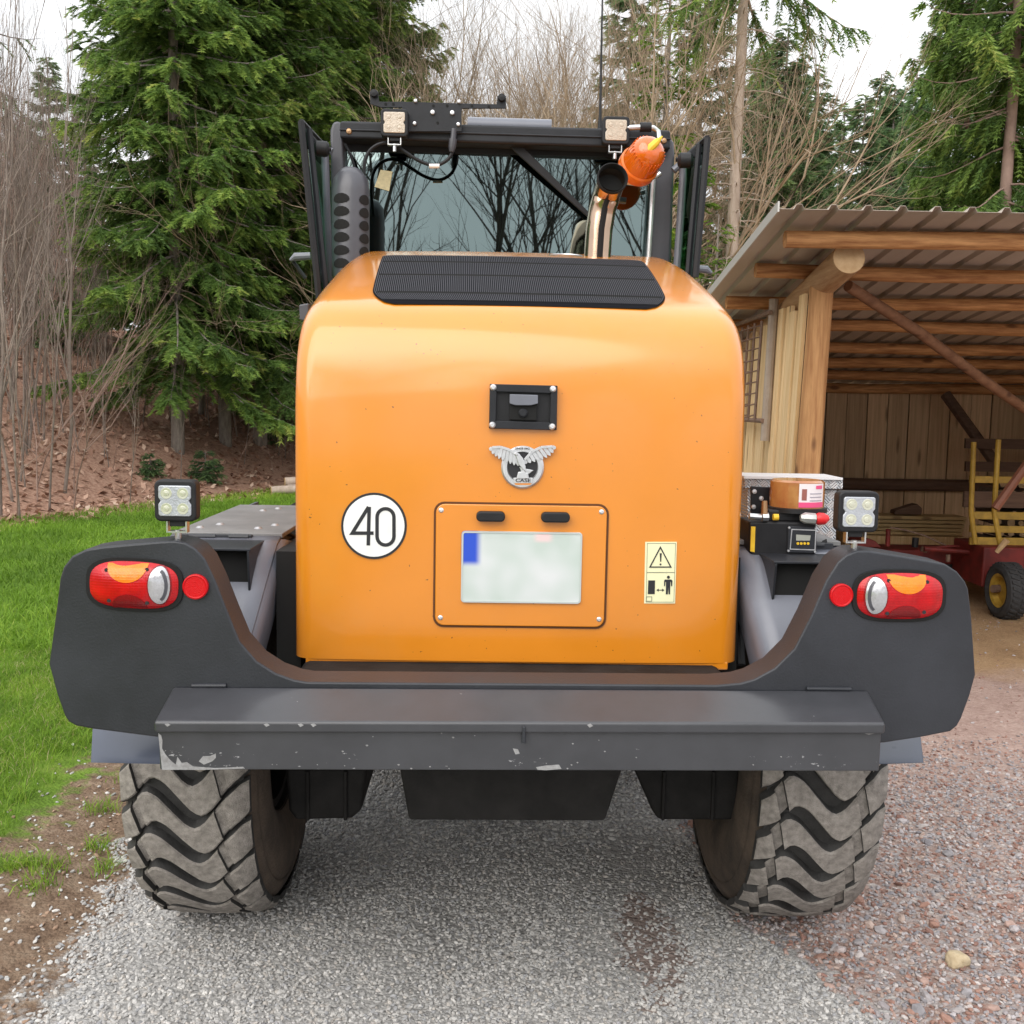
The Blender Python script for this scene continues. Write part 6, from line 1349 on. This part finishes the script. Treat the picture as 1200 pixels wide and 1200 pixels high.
SH_ = spruce_mesh(41,22,9.5,2.3,70,.8,droop=.7,dead=90,bark='bark_p',trunk_r=.135,gap=.1,hang=1.2)
SL = spruce_mesh(51,12,3.2,2.0,90,.8,needle='needle_l',gap=.25)
SD = spruce_mesh(61,24,2.0,2.6,75,.22,droop=.4,dead=30,hang=.9,spray=.14,bark='bark_d',gap=.1,needle='needle_b',shape=.4)
SBUSH = spruce_mesh(71,1.3,.05,.9,46,1.6,spray=.09,trunk_r=.03,needle='needle_b')
def X(px, Y): return X_at(px, Y)
G = 'spruces at the edge of the wood'
for px, Y, k, s, lb_ in (
  (205,20.6,0,1.0,'lush green spruce nearest the meadow, its trunk showing above the left work light'),
  (262,22.4,1,1.0,'green spruce with low hanging boughs just right of the lush front spruce'),
  (300,23.6,2,1.0,'tall spruce with a thick bare lower trunk near the cut log pile'),
  (338,25.2,1,1.05,'dense dark spruce rising behind the open left cab door'),
  (378,26.5,0,1.1,'dense spruce directly behind the intake stack of the loader cab'),
  (398,28,2,1.05,'dark spruce behind the left work light on the cab bar'),
  (182,27,1,.95,'spruce half hidden at the left side of the lush front spruce'),
  (432,31,0,1.1,'far dark spruce between the dense spruces and the tan bare bushes')):
    tree('spruce_tree', SP[k], X(px,Y), Y, lb_, 'tree', G, s)
G = 'far spruces on the left hillside'
for px, Y, k, s, lb_ in ((66,46,0,.8,'bluish far spruce low on the left skyline'),(104,50,0,.78,'pointed far spruce on the left skyline beside the lush spruce'),(20,45,1,.5,'dark far spruce near the left picture edge behind the bare saplings'),(38,52,1,.6,'far spruce peeping between the skyline spruces and the lush front spruce')):
    tree('spruce_tree', SB[k], X(px,Y), Y, lb_, 'tree', G, s)
tree('larch_tree', SD, X(-40,27), 27, 'sparse dark conifer reaching bare drooping boughs in from the left edge', 'tree')
tree('pine_tree', SH_, X(851,20.5), 20.5, 'tall pale bare trunk with dead side twigs right of the cab', 'tree', None, 1, 1.0, lean=(0,.0))
tree('young_spruce', SL, X(768,20.5), 20.5, 'bright light green young spruce behind the orange beacon', 'tree', None, .85)
tree('young_spruce', SL, X(832,20), 20, 'bright green low spruce between cab door and pale bare trunk', 'tree', None, .48)
G = 'spruces beyond the shed'
for px, Y, k, s, lb_ in ((900,27,0,.80,'bushy spruce just right of the pale bare trunk'),(938,30,1,.62,'dark spruce left of the white sky gap, beyond the shed roof'),(992,39,0,.80,'left one of the twin pointed spruces under the white sky gap'),(1027,41,1,.76,'right one of the twin pointed spruces under the white sky gap'),(1062,40,0,.66,'low spruce in the notch left of the big weeping spruce'),(1085,31,1,.85,'slim spruce forming the left flank of the big weeping spruce'),(918,33,1,.72,'dark spruce behind the bushy spruce by the pale bare trunk'),(958,35,0,.60,'short spruce at the left foot of the white sky gap'),(1008,45,0,.9,'far spruce showing between the twin pointed spruces'),(1045,36,0,.62,'low spruce right of the twin pointed spruces'),(872,31,0,.85,'spruce right behind the pale bare trunk'),(886,34,0,1.0,'spruce filling the view low between pale trunk and bushy spruce'),(934,37,0,.85,'spruce standing behind the dark spruce by the sky gap'),(1075,44,0,.8,'far spruce low behind the left flank of the weeping spruces'),(972,42,0,.82,'far spruce closing the bottom of the white sky gap'),(1052,48,0,.95,'far spruce low in front of the big weeping spruce'),(1022,52,0,.9,'farthest spruce in the notch between the twin spruces'),(725,37,0,1.15,'far dark spruce behind the bare trees near the aerial'),(805,36,0,1.15,'far dark spruce behind the bright young spruces')):
    tree('spruce_tree', SB[k], X(px,Y), Y, lb_, 'tree', G, s)
G = 'weeping spruces above the shed'
for px, Y, s, lb_ in ((1158,22.5,1.0,'big weeping spruce with a visible brown trunk above the shed roof'),(1112,27,.8,'weeping spruce left of the big one, hanging over the shed roof'),(1212,24,1.0,'weeping spruce cut by the right picture edge above the shed')):
    tree('spruce_tree', SW, X(px,Y), Y, lb_, 'tree', G, s)
for px, Y, s, lb_ in ((238,19.9,.40,'low dark evergreen bush under the lush spruce'),(172,18.9,.30,'small evergreen bush behind the left work light'),(318,24.5,.6,'evergreen bush among trunks near the log pile'),(60,25,.8,'evergreen bush among bare saplings on the left slope')):
    tree('evergreen_bush', SBUSH, X(px,Y), Y, lb_, 'bush', 'evergreen bushes on the slope', s)
# bare broadleaf trees
BT_ = [bare_mesh(101,10,.06,5,4,(9,7,5,3),.9,.38,.17,'bark_t',.17), bare_mesh(102,11,.07,4,4,(9,7,5,3),.9,.36,.16,'bark_t',.17), bare_mesh(103,13,.11,2,4,(10,7,5,3),.9,.36,.10,'bark_t',.16)]
G = 'tan bare trees behind the cab'
for px, Y, k, s, lb_ in ((585,30,0,1.35,'tan bare bush fanning out above the sensor plate on the cab bar'),(622,29,0,1.3,'tan bare bush behind the middle of the cab bar'),(520,31,1,1.35,'bare bush at the left, against the dark spruces behind the cab'),(660,27,1,1.2,'bare many stemmed tree rising behind the cab roof'),(668,23,2,1.0,'bare grey tree left of the aerial'),(712,22,2,1.0,'bare tree directly behind the aerial'),(722,30,1,1.2,'bare tree behind the right work light on the cab bar'),(738,30,2,1.0,'bare tree farther back right of the aerial'),(470,33,0,1.3,'tan bare bush peeping out right of the dense spruces'),(552,27,1,1.15,'nearest tan bare bush above the sensor plate'),(705,28,0,1.25,'tan bare bush just left of the aerial'),(600,36,1,1.4,'tallest tan bare bush, far behind the cab roof'),(690,33,2,1.2,'tall bare tree farther back behind the cab roof'),(555,34,2,1.3,'tall bare tree farther back above the sensor plate')):
    tree('bare_tree', BT_[k], X(px,Y), Y, lb_, 'tree', G, s)
SAP = [bare_mesh(201,9,.05,1,3,(9,4,3),.7,.6,.06,'bark_b',.10), bare_mesh(202,8,.04,1,3,(9,4,3),.65,.6,.09,'bark_g',.11), bare_mesh(203,10,.055,1,3,(10,5,3),.7,.6,.07,'bark_g',.09), bare_mesh(204,5.5,.03,2,3,(8,4,3),.75,.5,.22,'bark_b',.18)]
rg = np.random.default_rng(5); n = 0; tries = 0
while n < 120 and tries < 9000:
    tries += 1; Y = 15.2+rg.uniform(0,1)**.75*30; px = rg.uniform(-80, 345)**1.0 if tries % 2 else rg.uniform(-60, 130)
    x = X(px,Y); d = float(edge_d(x,Y))
    if d < .6 or d > 26 or (px > 110 and Y < 22.5): continue
    tree('bare_sapling', SAP[n % 4], x, Y, 'thin bare brown sapling on the leaf covered left hillside', 'tree', 'bare saplings on the left hillside', rg.uniform(.5,.8) if Y < 24 else rg.uniform(.6,.95), lean=(rg.normal(0,.045), rg.normal(0,.045))); n += 1
n = 0; tries = 0
while n < 70 and tries < 5000:      # the wood goes on outside the picture on the left
    tries += 1; px = rg.uniform(-700, -70); Y = 12+rg.uniform(0,1)*26; x = X(px,Y); d = float(edge_d(x,Y))
    if d < .8 or d > 20: continue
    tree('bare_sapling', SAP[n % 4], x, Y, 'thin bare brown sapling on the leaf covered left hillside', 'tree', 'bare saplings on the left hillside', rg.uniform(.6,.95)); n += 1
for px, Y, k, s, lb_ in ((1330,27,0,.9,'spruce beyond the shed, first one outside the right picture edge'),(1450,30,1,1.0,'spruce beyond the shed, second one outside the right picture edge'),(1600,28,0,.95,'spruce beyond the shed, farthest outside the right picture edge')):
    tree('spruce_tree', SB[k], X(px,Y), Y, lb_, 'tree', 'spruces beyond the shed', s)
SLP = [bare_mesh(211,7,.034,1,3,(6,4,2),.6,.6,.05,'bark_g',.09), bare_mesh(212,6,.026,1,3,(7,4,3),.7,.5,.08,'bark_b',.12), bare_mesh(213,8,.042,1,3,(7,4,3),.6,.6,.05,'bark_g',.08)]
n = 0; tries = 0
while n < 130 and tries < 8000:
    tries += 1; px = rg.uniform(-50, 335); Y = 14+rg.uniform(0,1)*13; x = X(px,Y); d = float(edge_d(x,Y))
    if d < .5 or d > 11 or (px > 215 and Y < 21) or (px > 95 and Y < 21 and rg.uniform() < .55): continue
    tree('bare_sapling', SLP[n % 3], x, Y, 'straight thin bare trunk rising from the leaf litter just above the meadow edge', 'tree', 'thin bare trunks on the leafy slope', rg.uniform(.55,1.0)*(.5 if px > 85 else 1), lean=(rg.normal(0,.06), rg.normal(0,.06))); n += 1
for px, Y, lb_ in ((322,25.5,'slim straight grey trunk standing right beside the log pile'),(345,27,'slim trunk partly hidden by the orange hood above the log pile'),(232,24,'dark slim trunk between the two front spruce trunks'),(285,26.5,'slim trunk between the low spruce and the thick bare trunk')):
    tree('bare_tree', bare_mesh(300+px,12,.08,1,3,(6,4,3),.7,.5,.04,'bark_s'), X(px,Y), Y, lb_, 'tree', 'slim trunks under the spruces')
# trees across the yard, seen mirrored in the rear window
RF = [bare_mesh(401,12,.09,2,4,(8,6,5,3),.8,.4,.16,'bark_d'), bare_mesh(402,13,.11,1,4,(9,6,5,3),.85,.4,.1,'bark_d')]
for i, (x, y, k, s) in enumerate(((-2.2,-9,0,.85),(.4,-8.5,1,.8),(3.6,-11,0,1.0),(-5,-12,1,1.0),(6.5,-10,1,.9),(-9,-15,0,1.1),(11,-15,0,1.1),(1.8,-17,0,1.1),(-3.2,-18,1,1.1))):
    tree('bare_tree', RF[k], x, y, 'dark bare broadleaf tree across the yard, mirrored in the rear window', 'tree', 'bare trees across the yard', s)
# fallen trunk and cut logs
a, b = at(-30, 508, 27), at(352, 516, 29)
pts = [Vector((x, y, float(height(x, y))+.16)) for x, y in [(a.x+(b.x-a.x)*t, a.y+(b.y-a.y)*t) for t in np.linspace(0,1,14)]]
o = MB().tube(pts, [.075-.003*i for i in range(14)], 9).build('fallen_trunk', mat('weathered fallen trunk',(.30,.22,.18),.9,c2=(.44,.35,.29),vs=4), None); tag(o, 'long thin fallen trunk lying across the leaf covered slope', 'fallen tree')
for k, (px, py, r, lb_) in enumerate(((318,577.5,.085,'leftmost cut log of the small pile at the meadow edge'),(325,579,.085,'second cut log from the left in the pile at the meadow edge'),(331,578,.08,'middle cut log of the pile at the meadow edge'),(338,580.5,.095,'cut log with the largest end, right front of the pile'),(334,572.5,.09,'cut log lying on top of the pile at the meadow edge'))):
    p = at(px, py, 19.5+.1*k); g = float(height(p.x,p.y)); p.z = g+r*(1 if k < 4 else 2.5); q = p+Vector((2.4,.9,.12))
    o = MB().tube([p, q], [r, r*.9], 12).build('cut_log', M['bark_p'], None); tag(o, lb_, 'log', 'cut logs in the meadow pile')
    e = MB().lathe([(0,-.004),(r*.97,-.003),(r*.97,.002)], p, q-p, 12).build('log_end', M['endgrain'], o, xf=Matrix())
